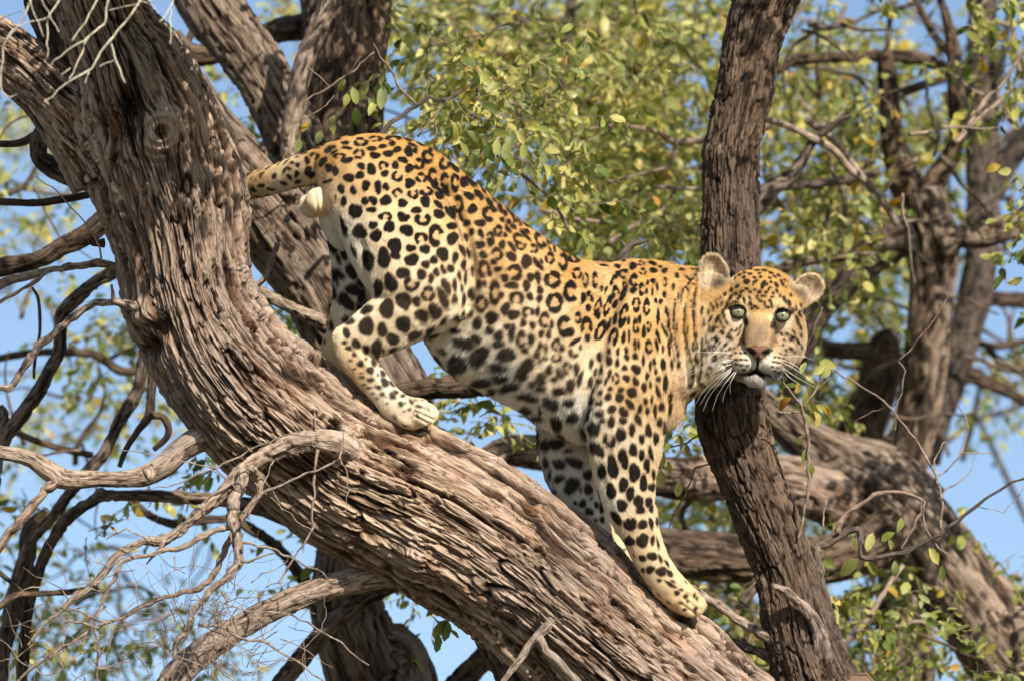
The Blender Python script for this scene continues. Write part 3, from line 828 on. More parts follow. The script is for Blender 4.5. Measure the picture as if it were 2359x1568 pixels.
def limb(parent, path, d0, d1=None, r0=None, r1=None, a=0, b=0, mat='bark_grey', ground=None, name='limb', label=None, res=1.0):
    rw = ext(rows(path, d0, d1, r0, r1), a, b)
    limb.s += 1
    rm = np.mean([q[2] for q in rw])
    if rm > 11:
        st = (0.0060 if rm > 40 else 0.0065) * res
        me = tube(rw, step=st, nv=int(np.clip(2 * np.pi * rm / PXM / st * .66, 14, 100)), mat=mat, seed=limb.s, plate=0.019 if rm > 40 else 0.012, length=0.16 if rm > 40 else 0.1, amp=0.0060 if rm > 40 else 0.0035,
                  name=name, world_tail=to_ground(rw[-1], ground, rw[-1][2]) if ground else None)
    else:
        me = tube(rw, step=0.012, nv=9, mat=mat, seed=limb.s, style='small', name=name, wob=0.2)
    return child(name, me, parent, label)


limb.s = 400

# --- tree behind the hips
t_hip = thing('background_tree', 'broad grey tree with several stems close behind the leopard\'s hips', 'tree', (-0.6, 3.2, 0), 'trees behind the leopard')
limb(t_hip, [(300, 80, 70), (400, 210, 78), (480, 320, 84), (560, 425, 90), (640, 520, 93), (715, 620, 92), (775, 720, 96), (830, 820, 108), (880, 930, 118), (885, 1050, 104), (840, 1180, 82), (802, 1290, 73), (800, 1402, 84), (848, 1546, 94), (905, 1700, 112)],
     0.62, 0.85, a=150, ground=(0.3, 0.3), name='trunk')
limb(t_hip, [(462, -30, 68), (500, 30, 68), (560, 110, 66), (612, 190, 62), (650, 260, 62), (690, 350, 66), (730, 460, 75), (760, 600, 80)], 0.95, 0.85, a=200, label='leaning dappled stem crossing the top left gap', mat='bark_grey')
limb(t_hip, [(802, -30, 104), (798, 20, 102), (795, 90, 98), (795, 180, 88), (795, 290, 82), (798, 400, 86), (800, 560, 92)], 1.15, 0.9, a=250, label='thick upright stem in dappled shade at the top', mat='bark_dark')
limb(t_hip, [(756, -20, 22), (745, 30, 22), (728, 75, 22), (708, 120, 22), (693, 176, 23), (682, 235, 24), (673, 294, 22), (668, 352, 22), (668, 450, 24)], 0.55, 0.6, a=150, label='slender pale grey stem', mat='dead')
limb(t_hip, [(395, 85, 24), (420, 112, 26), (450, 128, 25), (500, 120, 24), (560, 95, 22), (640, 70, 26), (700, 60, 30)], 1.3, mat='bark_dark')
limb(t_hip, [(860, 925, 20), (905, 905, 22), (980, 895, 25), (1060, 888, 28), (1130, 880, 28), (1220, 900, 26), (1340, 930, 24)], 0.6, 0.55, mat='bark_dark')
limb(t_hip, [(574, 655, 12), (618, 682, 13), (677, 711, 12), (740, 740, 14)], 0.4, 0.6, a=60, mat='dead')
limb(t_hip, [(1040, 1590, 28), (1110, 1520, 27), (1160, 1470, 24), (1230, 1420, 22)], 0.9, mat='bark_dark', a=120)

limb(t_hip, [(640, 1580, 24), (709, 1496, 26), (766, 1434, 26), (829, 1381, 26), (900, 1340, 24), (980, 1310, 22)], 0.55, mat='bark_grey', a=100)
limb(t_hip, [(450, 60, 9), (420, 120, 8), (395, 200, 7), (300, 330, 6)], 1.4)

# --- slim branches at the left
t_left = thing('background_tree', 'slim open branches with sparse yellow leaves against blue sky at the left edge', 'tree', (-2.2, 2.6, 0), 'trees behind the leopard')
L = lambda p, d, r0=None, r1=None, m='bark_dark', **k: limb(t_left, p, d, d + 0.05, r0, r1, mat=m, **k)
L([(300, 455, 24), (240, 506, 24), (197, 542, 24), (141, 570, 23), (88, 598, 22), (0, 616, 24)], 0.6, a=80, b=150)
L([(340, 580, 16), (282, 616, 16), (229, 644, 15), (183, 679, 15), (145, 721, 15), (137, 771, 15), (134, 813, 15), (113, 855, 15), (85, 908, 17), (35, 972, 18), (7, 1020, 19), (-20, 1120, 20)], 0.5, m='bark_grey', ground=(-.4, .4), name='trunk')
L([(126, 270, 16), (105, 292, 18), (90, 325, 20), (93, 358, 21), (115, 382, 22), (153, 405, 22), (200, 420, 22), (260, 430, 22)], 0.25, a=60, label='grey branch bent like a hook', m='bark_grey')
L([(80, 315, 12), (60, 325, 10), (35, 332, 9), (0, 333, 8)], 0.3, b=120)
L([(0, 463, 9), (70, 468, 9), (141, 461, 9), (235, 440, 9)], 0.3, a=120)
L([(74, 661, 3), (88, 690, 4), (92, 760, 4), (85, 800, 3.5), (78, 848, 4), (78, 870, 3)], 0.3)
L([(0, 824, 9), (70, 813, 9), (141, 810, 10), (211, 813, 10), (247, 831, 11), (282, 852, 11), (340, 850, 10)], 1.8, a=120)
L([(333, 780, 14), (328, 848, 15), (317, 901, 15), (289, 947, 15), (258, 1003, 14), (237, 1044, 15), (214, 1070, 16), (165, 1128, 15), (126, 1181, 14), (73, 1243, 14), (50, 1293, 14), (31, 1350, 14), (15, 1427, 14), (8, 1522, 15)], 0.75, b=100, m='bark_grey')
L([(352, 840, 11), (349, 901, 11), (344, 954, 11), (317, 990, 8), (291, 1032, 7), (276, 1074, 6)], 0.45)
L([(344, 954, 10), (370, 956, 9), (385, 975, 9), (388, 995, 8), (379, 1012, 8), (355, 1034, 6)], 0.45)
L([(240, 1135, 16), (230, 1139, 14), (345, 1139, 15), (460, 1147, 15), (575, 1162, 17), (651, 1189, 17), (766, 1239, 19), (829, 1258, 20), (900, 1290, 22), (980, 1340, 24)], 0.45, m='bark_grey')
L([(245, 1135, 14), (200, 1160, 13), (150, 1200, 12), (110, 1260, 12), (80, 1340, 11), (60, 1420, 10), (55, 1500, 10)], 0.5, b=80)
L([(299, 1151, 10), (345, 1185, 10), (402, 1204, 11), (498, 1193, 10), (560, 1205, 11), (640, 1260, 13), (690, 1320, 15), (730, 1380, 16)], 1.0)
L([(-40, 1420, 8), (0, 1395, 8), (30, 1372, 8), (77, 1365, 7), (153, 1361, 7), (225, 1352, 7)], 0.3)
L([(0, 1319, 6), (30, 1343, 5), (55, 1362, 4)], 0.3, a=50)
L([(20, 985, 8), (61, 1005, 8), (134, 1028, 8), (214, 1047, 8)], 1.2)
L([(0, 1540, 18), (20, 1450, 17), (60, 1300, 18), (70, 1220, 17), (110, 1180, 12)], 0.9, a=100)
for k in range(34):
    x = random.choice([random.uniform(-60, 300), random.uniform(-60, 560)]); y = random.uniform(250, 1560) if x < 240 else random.uniform(1150, 1560)
    a = random.uniform(0, 6.28); p = []
    for q in range(6):
        p.append((x, y)); a += random.uniform(-.5, .5); x += math.cos(a) * 45; y += math.sin(a) * 45
    L(p, random.uniform(1.0, 4.5), random.uniform(3, 8), 1.5, m='bark_grey' if k % 2 else 'bark_dark')

# --- big bent trunk at the lower right
t_bend = thing('background_tree', 'massive dappled trunk bending down to the bottom right corner', 'tree', (3.2, 4.5, 0), 'trees behind the leopard')
limb(t_bend, [(1770, 945, 34), (1820, 985, 42), (1880, 1030, 56), (1945, 1085, 82), (2010, 1130, 100), (2080, 1195, 98), (2150, 1275, 92), (2235, 1385, 92), (2320, 1505, 100), (2410, 1640, 115)],
     1.6, a=60, ground=(1.2, .6), name='trunk', mat='bark_grey')
limb(t_bend, [(1900, 1065, 40), (1945, 1060, 52), (2000, 1075, 70), (2060, 1120, 82), (2110, 1180, 85)], 1.7, mat='bark_grey', label='rounded shoulder of the bend')
limb(t_bend, [(1105, 1075, 26), (1180, 1038, 32), (1260, 1042, 38), (1400, 1072, 44), (1560, 1098, 50), (1700, 1098, 55), (1850, 1120, 62), (1960, 1165, 70), (2050, 1230, 75)], 1.2, 1.6, a=80, mat='bark')
limb(t_bend, [(1400, 1235, 42), (1524, 1268, 50), (1640, 1283, 54), (1750, 1290, 52), (1880, 1290, 50), (1980, 1268, 50), (2060, 1220, 55)], 1.1, 1.5, a=80, mat='bark_dark')
limb(t_bend, [(1720, 1370, 12), (1740, 1345, 12), (1760, 1330, 12)], 0.9, a=20, mat='bark_grey')

# --- upright stems right of the head
t_up = thing('background_tree', 'upright forking stems in shade and dapples right of the leopard\'s head', 'tree', (2.6, 6.0, 0), 'trees behind the leopard')
R_ = lambda p, d, r0=None, r1=None, m='bark_dark', **k: limb(t_up, p, d, d + 0.05, r0, r1, mat=m, **k)
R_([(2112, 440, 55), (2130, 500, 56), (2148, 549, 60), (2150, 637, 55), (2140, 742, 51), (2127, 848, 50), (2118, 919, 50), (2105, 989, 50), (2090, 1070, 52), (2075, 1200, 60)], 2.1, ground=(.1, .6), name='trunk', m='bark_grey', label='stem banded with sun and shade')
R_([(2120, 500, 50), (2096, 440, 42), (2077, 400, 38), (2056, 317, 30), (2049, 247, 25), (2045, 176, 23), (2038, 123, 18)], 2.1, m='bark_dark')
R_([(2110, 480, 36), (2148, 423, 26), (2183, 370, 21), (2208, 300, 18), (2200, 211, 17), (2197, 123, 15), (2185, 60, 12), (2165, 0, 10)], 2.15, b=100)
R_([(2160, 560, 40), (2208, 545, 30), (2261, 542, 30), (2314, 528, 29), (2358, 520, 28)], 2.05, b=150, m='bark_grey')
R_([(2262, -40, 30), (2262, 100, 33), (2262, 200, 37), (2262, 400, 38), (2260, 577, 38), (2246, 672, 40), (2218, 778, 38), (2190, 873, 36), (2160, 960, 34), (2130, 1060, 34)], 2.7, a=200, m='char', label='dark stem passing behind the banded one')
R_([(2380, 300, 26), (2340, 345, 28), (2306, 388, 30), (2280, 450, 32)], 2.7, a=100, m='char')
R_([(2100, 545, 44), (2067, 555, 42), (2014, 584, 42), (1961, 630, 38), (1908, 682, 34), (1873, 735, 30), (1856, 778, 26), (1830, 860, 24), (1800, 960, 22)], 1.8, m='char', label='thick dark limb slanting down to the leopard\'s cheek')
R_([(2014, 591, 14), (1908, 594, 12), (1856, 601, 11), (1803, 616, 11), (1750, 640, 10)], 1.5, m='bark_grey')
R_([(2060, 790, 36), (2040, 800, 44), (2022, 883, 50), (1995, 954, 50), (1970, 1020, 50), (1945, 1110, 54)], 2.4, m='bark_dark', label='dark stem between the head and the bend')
R_([(2010, 805, 20), (1944, 806, 18), (1890, 800, 16), (1840, 790, 14)], 2.4, m='char')
R_([(1700, 500, 26), (1742, 465, 26), (1777, 434, 22), (1813, 412, 18), (1848, 370, 14), (1866, 335, 11), (1901, 300, 11), (1954, 264, 10)], 1.2, m='char')
R_([(1700, 270, 8), (1763, 275, 8), (1830, 296, 8), (1866, 314, 9), (1918, 345, 9), (1954, 388, 9), (2007, 430, 9), (2042, 476, 8), (2067, 518, 8)], 1.2, m='dead')
R_([(1855, 275, 8), (1901, 307, 9), (1936, 342, 9), (1970, 390, 9), (2010, 440, 8)], 1.3, m='dead')
R_([(1770, 445, 9), (1813, 430, 10), (1883, 423, 10), (1960, 410, 10), (2024, 395, 10)], 1.6, m='char')
R_([(1790, 165, 8), (1827, 145, 11), (1883, 134, 13), (1989, 130, 15), (2060, 130, 16), (2112, 134, 16), (2148, 145, 15), (2190, 170, 14)], 2.2, m='bark_dark')
R_([(2042, 120, 7), (2052, 35, 7), (2060, -30, 7)], 2.2, m='char')
R_([(1960, 55, 5), (2020, 25, 5), (2056, 22, 5), (2130, 0, 5)], 2.2, m='char')
R_([(2060, 219, 10), (2112, 201, 11), (2180, 180, 10)], 2.3, m='bark_dark')
R_([(2134, 160, 4), (2136, 230, 4.5), (2150, 280, 4), (2162, 317, 4), (2150, 360, 4)], 2.0, m='char')
R_([(2200, 330, 7), (2229, 293, 6), (2271, 229, 6), (2306, 197, 5), (2358, 116, 5)], 1.2, b=60, m='dead')
R_([(2229, 293, 5), (2262, 265, 5), (2300, 235, 5), (2330, 200, 4)], 1.2, m='dead')
R_([(2230, 700, 18), (2271, 690, 18), (2314, 688, 18), (2358, 690, 18)], 2.8, b=120, m='bark_dark')
R_([(2180, 840, 26), (2226, 859, 24), (2261, 873, 20), (2296, 890, 17), (2358, 922, 14)], 2.9, b=120, m='bark_dark')
R_([(2243, 788, 9), (2296, 797, 9), (2358, 785, 9)], 3.0, b=100)
R_([(2278, 802, 9), (2300, 825, 9), (2358, 860, 8)], 3.0, b=60)
R_([(2257, 883, 6), (2243, 954, 7), (2230, 1013, 7), (2215, 1060, 7)], 4.0)
R_([(2180, 1015, 7), (2243, 968, 7), (2314, 947, 6), (2358, 930, 5)], 4.0, b=60)
R_([(2250, 960, 6), (2300, 1060, 7), (2358, 1180, 7)], 4.5, b=100)
R_([(2330, 0, 10), (2310, 120, 9), (2300, 200, 8)], 2.6, a=100, m='char')
R_([(2120, 20, 8), (2150, 80, 9), (2190, 130, 10)], 2.4, a=60)
R_([(1566, 294, 9), (1640, 280, 9), (1500, 300, 8)], 1.6, m='dead') if False else None

for k in range(90):
    x = random.uniform(1780, 2400); y = random.uniform(-20, 1050)
    a = random.uniform(0, 6.28); p = []
    for q in range(6):
        p.append((x, y)); a += random.uniform(-.5, .5); x += math.cos(a) * 42; y += math.sin(a) * 42
    R_(p, random.uniform(1.6, 4.5), random.uniform(3, 9), 2, m=['bark_dark', 'char', 'bark_grey'][k % 3])

# --- leafy tree filling the top centre
t_mid = thing('background_tree', 'leafy yellow green crown filling the space above the leopard\'s back', 'tree', (0.8, 7.5, 0), 'trees behind the leopard')
Q = lambda p, d, r0=None, r1=None, m='bark_grey', **k: limb(t_mid, p, d, d + 0.05, r0, r1, mat=m, **k)
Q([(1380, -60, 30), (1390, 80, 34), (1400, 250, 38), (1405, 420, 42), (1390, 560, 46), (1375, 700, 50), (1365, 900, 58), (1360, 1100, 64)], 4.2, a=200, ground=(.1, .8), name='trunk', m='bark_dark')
Q([(1310, 80, 12), (1305, 130, 12), (1298, 180, 11), (1305, 215, 10), (1330, 260, 9)], 2.2, a=100, m='char')
Q([(1780, 290, 10), (1700, 305, 9), (1640, 318, 9), (1560, 328, 8), (1500, 300, 6), (1420, 290, 5), (1340, 300, 4)], 1.5, m='dead')
Q([(1560, 328, 5), (1540, 380, 5), (1480, 400, 4), (1400, 420, 4)], 1.5, m='dead')
Q([(1290, 560, 7), (1340, 510, 8), (1410, 470, 9), (1480, 430, 9), (1560, 400, 8), (1640, 380, 8)], 2.0, m='char')
Q([(1505, 430, 5), (1560, 432, 5), (1640, 440, 5), (1700, 455, 5)], 1.4, m='dead')
Q([(1400, 560, 6), (1460, 520, 6), (1520, 490, 5), (1560, 430, 5)], 1.4, m='dead')
Q([(1245, 480, 4), (1300, 500, 4), (1380, 510, 4)], 1.3, m='twig')
Q([(1010, 320, 5), (1080, 340, 5), (1140, 365, 4), (1200, 370, 4), (1330, 400, 4)], 1.0, m='dead')
Q([(1100, 350, 4), (1150, 320, 5), (1210, 300, 5), (1240, 290, 4)], 0.7, m='dead')
Q([(1200, 400, 4), (1250, 440, 4), (1290, 490, 4), (1310, 530, 3)], 0.6, m='dead')
Q([(1180, 40, 12), (1210, 60, 13), (1290, 95, 13), (1350, 70, 12), (1420, 100, 16), (1480, 190, 18)], 3.0, m='bark_dark')
Q([(1450, 30, 30), (1440, 90, 30), (1400, 160, 28), (1390, 230, 24)], 4.0, a=100, m='bark_dark')
Q([(1340, 560, 20), (1345, 470, 22), (1330, 400, 20), (1350, 330, 20)], 3.6, m='bark_dark')
for k in range(60):
    x = random.uniform(900, 1660) if k % 3 else random.uniform(1750, 2358); y = random.uniform(-20, 560)
    a = random.uniform(0, 6.28); p = []
    for q in range(6):
        p.append((x, y)); a += random.uniform(-.4, .4); x += math.cos(a) * 42; y += math.sin(a) * 42
    Q(p, random.uniform(1.0, 4.5), random.uniform(3, 7), 2, m=['dead', 'bark_grey', 'bark_dark'][k % 3])

# --- low trees behind, bottom right
t_low = thing('background_tree', 'green leafy branches beneath the leopard at the bottom right', 'tree', (3.4, 5.6, 0), 'trees behind the leopard')
B = lambda p, d, r0=None, r1=None, m='bark_grey', **k: limb(t_low, p, d, d + 0.05, r0, r1, mat=m, **k)
B([(1705, 1300, 20), (1700, 1180, 22), (1690, 1100, 24), (1680, 1000, 20)], 3.2, m='bark_dark', label='dark slender stem behind the foreleg', a=400, ground=None)
B([(1620, 1120, 7), (1570, 1180, 7), (1590, 1240, 6)], 1.5); B([(1600, 1380, 7), (1650, 1340, 7), (1700, 1420, 7), (1720, 1540, 7)], 2.2, b=100)
B([(1950, 1480, 7), (2000, 1420, 7), (2050, 1340, 6), (2080, 1300, 5)], 1.1, a=150, m='dead'); B([(1990, 1400, 4), (2060, 1440, 4), (2120, 1430, 4), (2180, 1470, 4)], 1.1, m='dead')
B([(1560, 1080, 8), (1600, 1130, 8), (1640, 1200, 8), (1660, 1300, 8)], 2.6, m='bark_dark')
B([(1905, 1560, 12), (1960, 1500, 11), (2030, 1470, 10), (2120, 1480, 9)], 2.4, a=150, m='bark_dark')
for k in range(30):
    x = random.uniform(1560, 2358); y = random.uniform(1320, 1580)
    a = random.uniform(0, 6.28); p = []
    for q in range(5):
        p.append((x, y)); a += random.uniform(-.4, .4); x += math.cos(a) * 40; y += math.sin(a) * 40
    B(p, random.uniform(0.8, 3.5), random.uniform(3, 6), 2, m=['dead', 'bark_grey', 'bark_dark'][k % 3])


# foliage: twigs with leaves, filling boxes of the space behind, or unseen outside the view for shade (x0,x1,y0,y1 px, d0,d1 m, shoots, leaf size, leaf kind, fill centre)
def foliage(parent, zones, keep=300):
    cand = []       # (visible size, matrix, kind)
    tw = []
    for (cx, cy, rx, ry, d0, d1, ns, size, kinds) in zones:
        for s in range(int(ns * 1.35)):
            while True:
                ux, uy = random.gauss(0, .5), random.gauss(0, .5)
                d = random.uniform(d0, d1)
                w = P(cx + ux * rx, cy + uy * ry, d)
                gap = vnoise(np.array([[w[0] * 3.1, w[1] * 1.3, w[2] * 3.1]]), 71)[0] + .5 * vnoise(np.array([[w[0] * 7.1, w[1] * 2.3, w[2] * 7.1]]), 72)[0]
                if abs(ux) < 1.1 and abs(uy) < 1.1 and (gap > -.02 or random.random() < .07): break
            p = Vector(P(cx + ux * rx, cy + uy * ry, d))
            v = Vector((random.gauss(0, 1), random.gauss(0, .8), random.gauss(-0.1, .7))).normalized()
            pts = [p.copy()]
            nl = random.randint(6, 11)
            for q in range(nl):
                v = (v + Vector((random.gauss(0, .22), random.gauss(0, .22), random.gauss(-.06, .22)))).normalized()
                p = p + v * 0.024 * random.uniform(.8, 1.4)
                pts.append(p.copy())
                side = v.cross(Vector((random.gauss(0, .6), random.gauss(0, .6), 1))).normalized() * (1 if q % 2 else -1)
                dv = (v * random.uniform(.1, 1) + side * random.uniform(.5, 1.1) + Vector((0, 0, random.uniform(-.9, .15))))
                sz = size * random.uniform(.5, 1.25) * .78
                mk = random.choices(['leaf', 'leaf_pale', 'leaf_dry'], kinds)[0]
                cand.append((sz / (DIST + d) * (1 if 0 < cx + ux * rx < 2358 and 0 < cy + uy * ry < 1568 else .1), leaf_matrix(p, dv, sz), mk))
            tw.append(pts)
    cand.sort(key=lambda c: -c[0])
    for c in cand[:keep]:
        add_leaf(parent, c[2], c[1])
    for mk in ('leaf', 'leaf_pale', 'leaf_dry'):
        rest = [c for c in cand[keep:] if c[2] == mk]
        if not rest: continue
        Vs, Fs, Rn = [], [], []
        b0 = 0
        for c in rest:
            v, f = random.choice(LEAFS)
            m = np.array(c[1])
            Vs.append(v @ m[:3, :3].T + m[:3, 3]); Fs.append(f + b0); b0 += len(v)
            Rn.append(np.full(len(v), random.random()))
        me = fast_mesh('foliage', np.vstack(Vs), np.vstack(Fs), [M[mk]], attrs={'rnd': np.concatenate(Rn)})
        child('foliage', me, parent, kind='stuff')
    # thin shoots carrying the leaves, three sided
    Vs, Fs = [], []; b0 = 0
    for pts in tw:
        A = np.array([list(q) for q in pts]); n = len(A)
        T = np.gradient(A, axis=0); T /= np.linalg.norm(T, axis=1)[:, None]
        e1 = np.cross(T, [0.3, 0.9, 0.2]); e1 /= np.linalg.norm(e1, axis=1)[:, None]; e2 = np.cross(T, e1)
        rr = np.linspace(0.0018, 0.0008, n)[:, None]
        ring = np.stack([A + rr * (math.cos(t) * e1 + math.sin(t) * e2) for t in (0, 2.09, 4.19)], 1)
        Vs.append(ring.reshape(-1, 3))
        i = np.arange(n * 3).reshape(n, 3) + b0; j = np.roll(i, -1, 1)
        Fs.append(np.stack([i[:-1], i[1:], j[1:], j[:-1]], -1).reshape(-1, 4)); b0 += n * 3
    V = np.vstack(Vs)
    me = fast_mesh('shoots', V, np.vstack(Fs), [M['twig']], uv=np.zeros((len(np.vstack(Fs)) * 4, 2)), attrs={'tone': np.full(len(V), .5)})
    child('shoots', me, parent, kind='stuff')


# main tree's own hanging foliage close behind the leopard's back
foliage(t_mid, [
    (1180, 190, 230, 170, 0.5, 1.8, 60, 1.15, (5, 4, .4)), (1200, 360, 140, 60, 0.4, 0.9, 20, 1.2, (6, 3, .2)),
    (1430, 160, 260, 200, 2.0, 6.0, 240, 1.35, (6, 5, .9)), (1180, 110, 220, 160, 1.8, 5.5, 75, 1.3, (5, 5, .5)), (1450, 380, 240, 150, 1.5, 5.5, 155, 1.3, (6, 5, .6)),
    (1320, 490, 160, 90, 1.2, 4.0, 42, 1.2, (6, 3, .4)), (1560, 540, 120, 70, 1.0, 3.0, 60, 1.2, (5, 4, .4)),
    (1000, 60, 140, 90, 1.5, 4.5, 70, 1.25, (5, 5, .4)), (1560, 60, 170, 120, 1.5, 4, 100, 1.3, (5, 5, .8)),
    (1290, 460, 60, 60, 0.5, 1.0, 8, 1.25, (6, 3, .2)), (1150, 250, 150, 120, .45, 1.0, 26, 1.3, (7, 4, .4)),
    (1250, -260, 600, 200, 0.8, 4.0, 90, 1.3, (6, 4, .4)),  # unseen crown above the view, added to shade the stems below
])
foliage(t_up, [
    (1900, 200, 190, 180, 1.8, 5.0, 110, 1.3, (6, 4, .8)), (1880, 430, 150, 120, 1.6, 4.5, 90, 1.25, (6, 4, .8)), (1920, 560, 120, 80, 1.2, 3.0, 40, 1.25, (4, 5, .8)),
    (2130, 280, 180, 220, 3.0, 5.0, 60, 1.3, (7, 2, .6)), (2000, 720, 130, 120, 2.6, 5.0, 60, 1.25, (6, 3, .8)), (1900, 920, 110, 120, 1.8, 4.5, 70, 1.2, (5, 4, .8)),
    (2320, 180, 70, 150, 1.0, 2.5, 12, 1.35, (5, 4, 1.2)), (2300, 880, 90, 90, 3.0, 4.5, 26, 1.1, (5, 3, .6)), (2100, 500, 120, 80, 3.0, 5.0, 30, 1.2, (6, 3, .8)),
    (2080, -470, 330, 170, -0.5, 1.6, 150, 1.3, (6, 4, .4)), (2250, -160, 260, 130, 0.6, 3.0, 60, 1.3, (6, 4, .4)), (2500, 480, 90, 170, .6, 1.3, 50, 1.3, (6, 4, .4)), (2460, -20, 110, 150, 1.2, 1.9, 50, 1.3, (6, 4, .4)),  # unseen leaf clusters outside the view, added to dapple limbs and stems
])
foliage(t_left, [
    (40, 290, 80, 90, 2.0, 5.0, 24, 1.25, (4, 7, .5)), (60, 530, 100, 80, 2.5, 5.0, 20, 1.1, (4, 6, .3)), (240, 770, 110, 70, 1.8, 4.5, 34, 1.2, (4, 7, .3)),
    (270, 950, 80, 90, 1.8, 4.0, 20, 1.1, (5, 5, .3)), (100, 960, 110, 90, 2.5, 5.0, 14, 1.1, (4, 6, .4)), (150, 1440, 240, 120, 0.9, 4.0, 60, 1.05, (8, 3, .3)),
    (60, 1220, 110, 120, 1.5, 4.0, 14, 1.1, (5, 4, 1.5)), (480, 1050, 110, 70, 0.5, 1.2, 6, 1.1, (8, 1, 0)), (400, 1500, 160, 80, 1.0, 3.0, 14, 1.05, (8, 3, .5)),
    (200, 1220, 60, 50, 0.5, 1.0, 4, 1.0, (3, 3, 3)), (600, 1150, 120, 70, 0.7, 2.0, 5, 1.0, (8, 1, 0)),
])
foliage(t_hip, [
    (560, 330, 70, 80, 0.9, 2.5, 16, 1.2, (7, 3, .3)), (640, 700, 70, 60, 1.2, 3.0, 14, 1.15, (6, 4, .3)), (820, 1280, 110, 50, 0.9, 1.5, 14, 1.1, (8, 2, .3)),
    (1130, 960, 90, 60, 0.6, 1.4, 13, 1.25, (6, 6, .2)), (1040, 1000, 50, 40, 0.8, 1.6, 6, 1.1, (6, 3, .2)), (640, 40, 60, 60, 1.8, 4.0, 16, 1.2, (5, 4, .3)), (480, 190, 60, 60, 1.6, 4.0, 10, 1.2, (5, 4, .3)),
    (940, 1350, 70, 40, 0.6, 1.3, 6, 1.0, (9, 1, .2)), (600, -330, 240, 150, -1.3, -0.3, 110, 1.3, (6, 4, .4)), (440, -350, 220, 120, -.85, -0.4, 130, 1.3, (6, 4, .4)), (1080, -480, 240, 150, 0.0, 0.8, 110, 1.3, (6, 4, .4)), (300, -500, 260, 160, -1.3, -0.3, 60, 1.3, (6, 4, .4)), (700, 300, 60, 60, .9, 1.6, 6, 1.2, (6, 4, .3)),  # clusters above the view are unseen, added to shade trunk and stems
])
foliage(t_low, [
    (1950, 1440, 150, 100, 0.6, 2.5, 90, 1.2, (8, 4, .8)), (1650, 1350, 120, 80, 1.2, 3.5, 50, 1.15, (5, 5, .8)), (1700, 1480, 90, 80, 1.0, 3.0, 30, 1.1, (7, 4, .6)),
    (2200, 1540, 160, 50, 0.6, 1.4, 16, 1.25, (9, 1, .3)), (1620, 1160, 90, 70, 1.8, 4.0, 40, 1.15, (6, 5, .8)), (1870, 1190, 70, 70, 2.4, 4.5, 16, 1.1, (6, 3, .3)),
    (2340, 1340, 50, 110, 1.2, 2.6, 20, 1.2, (10, 0, 0)), (1560, 1210, 50, 60, 2, 4, 14, 1.1, (6, 4, .5)), (2030, 1340, 90, 50, 0.8, 2.0, 16, 1.15, (8, 3, .4)),
    (1830, 1550, 300, 60, 1.0, 3.5, 50, 1.15, (8, 3, .4)), (1590, 1010, 60, 60, .8, 2.5, 16, 1.1, (6, 5, .5)),
])
# ------------------------------------------------------------------ the leopard
# built in traced pixels: x right, y down, z away from the camera, 920 px = 1 m
def W3(p):
    p = np.asarray(p, float)
    return P(p[..., 0], p[..., 1], p[..., 2] / PXM)


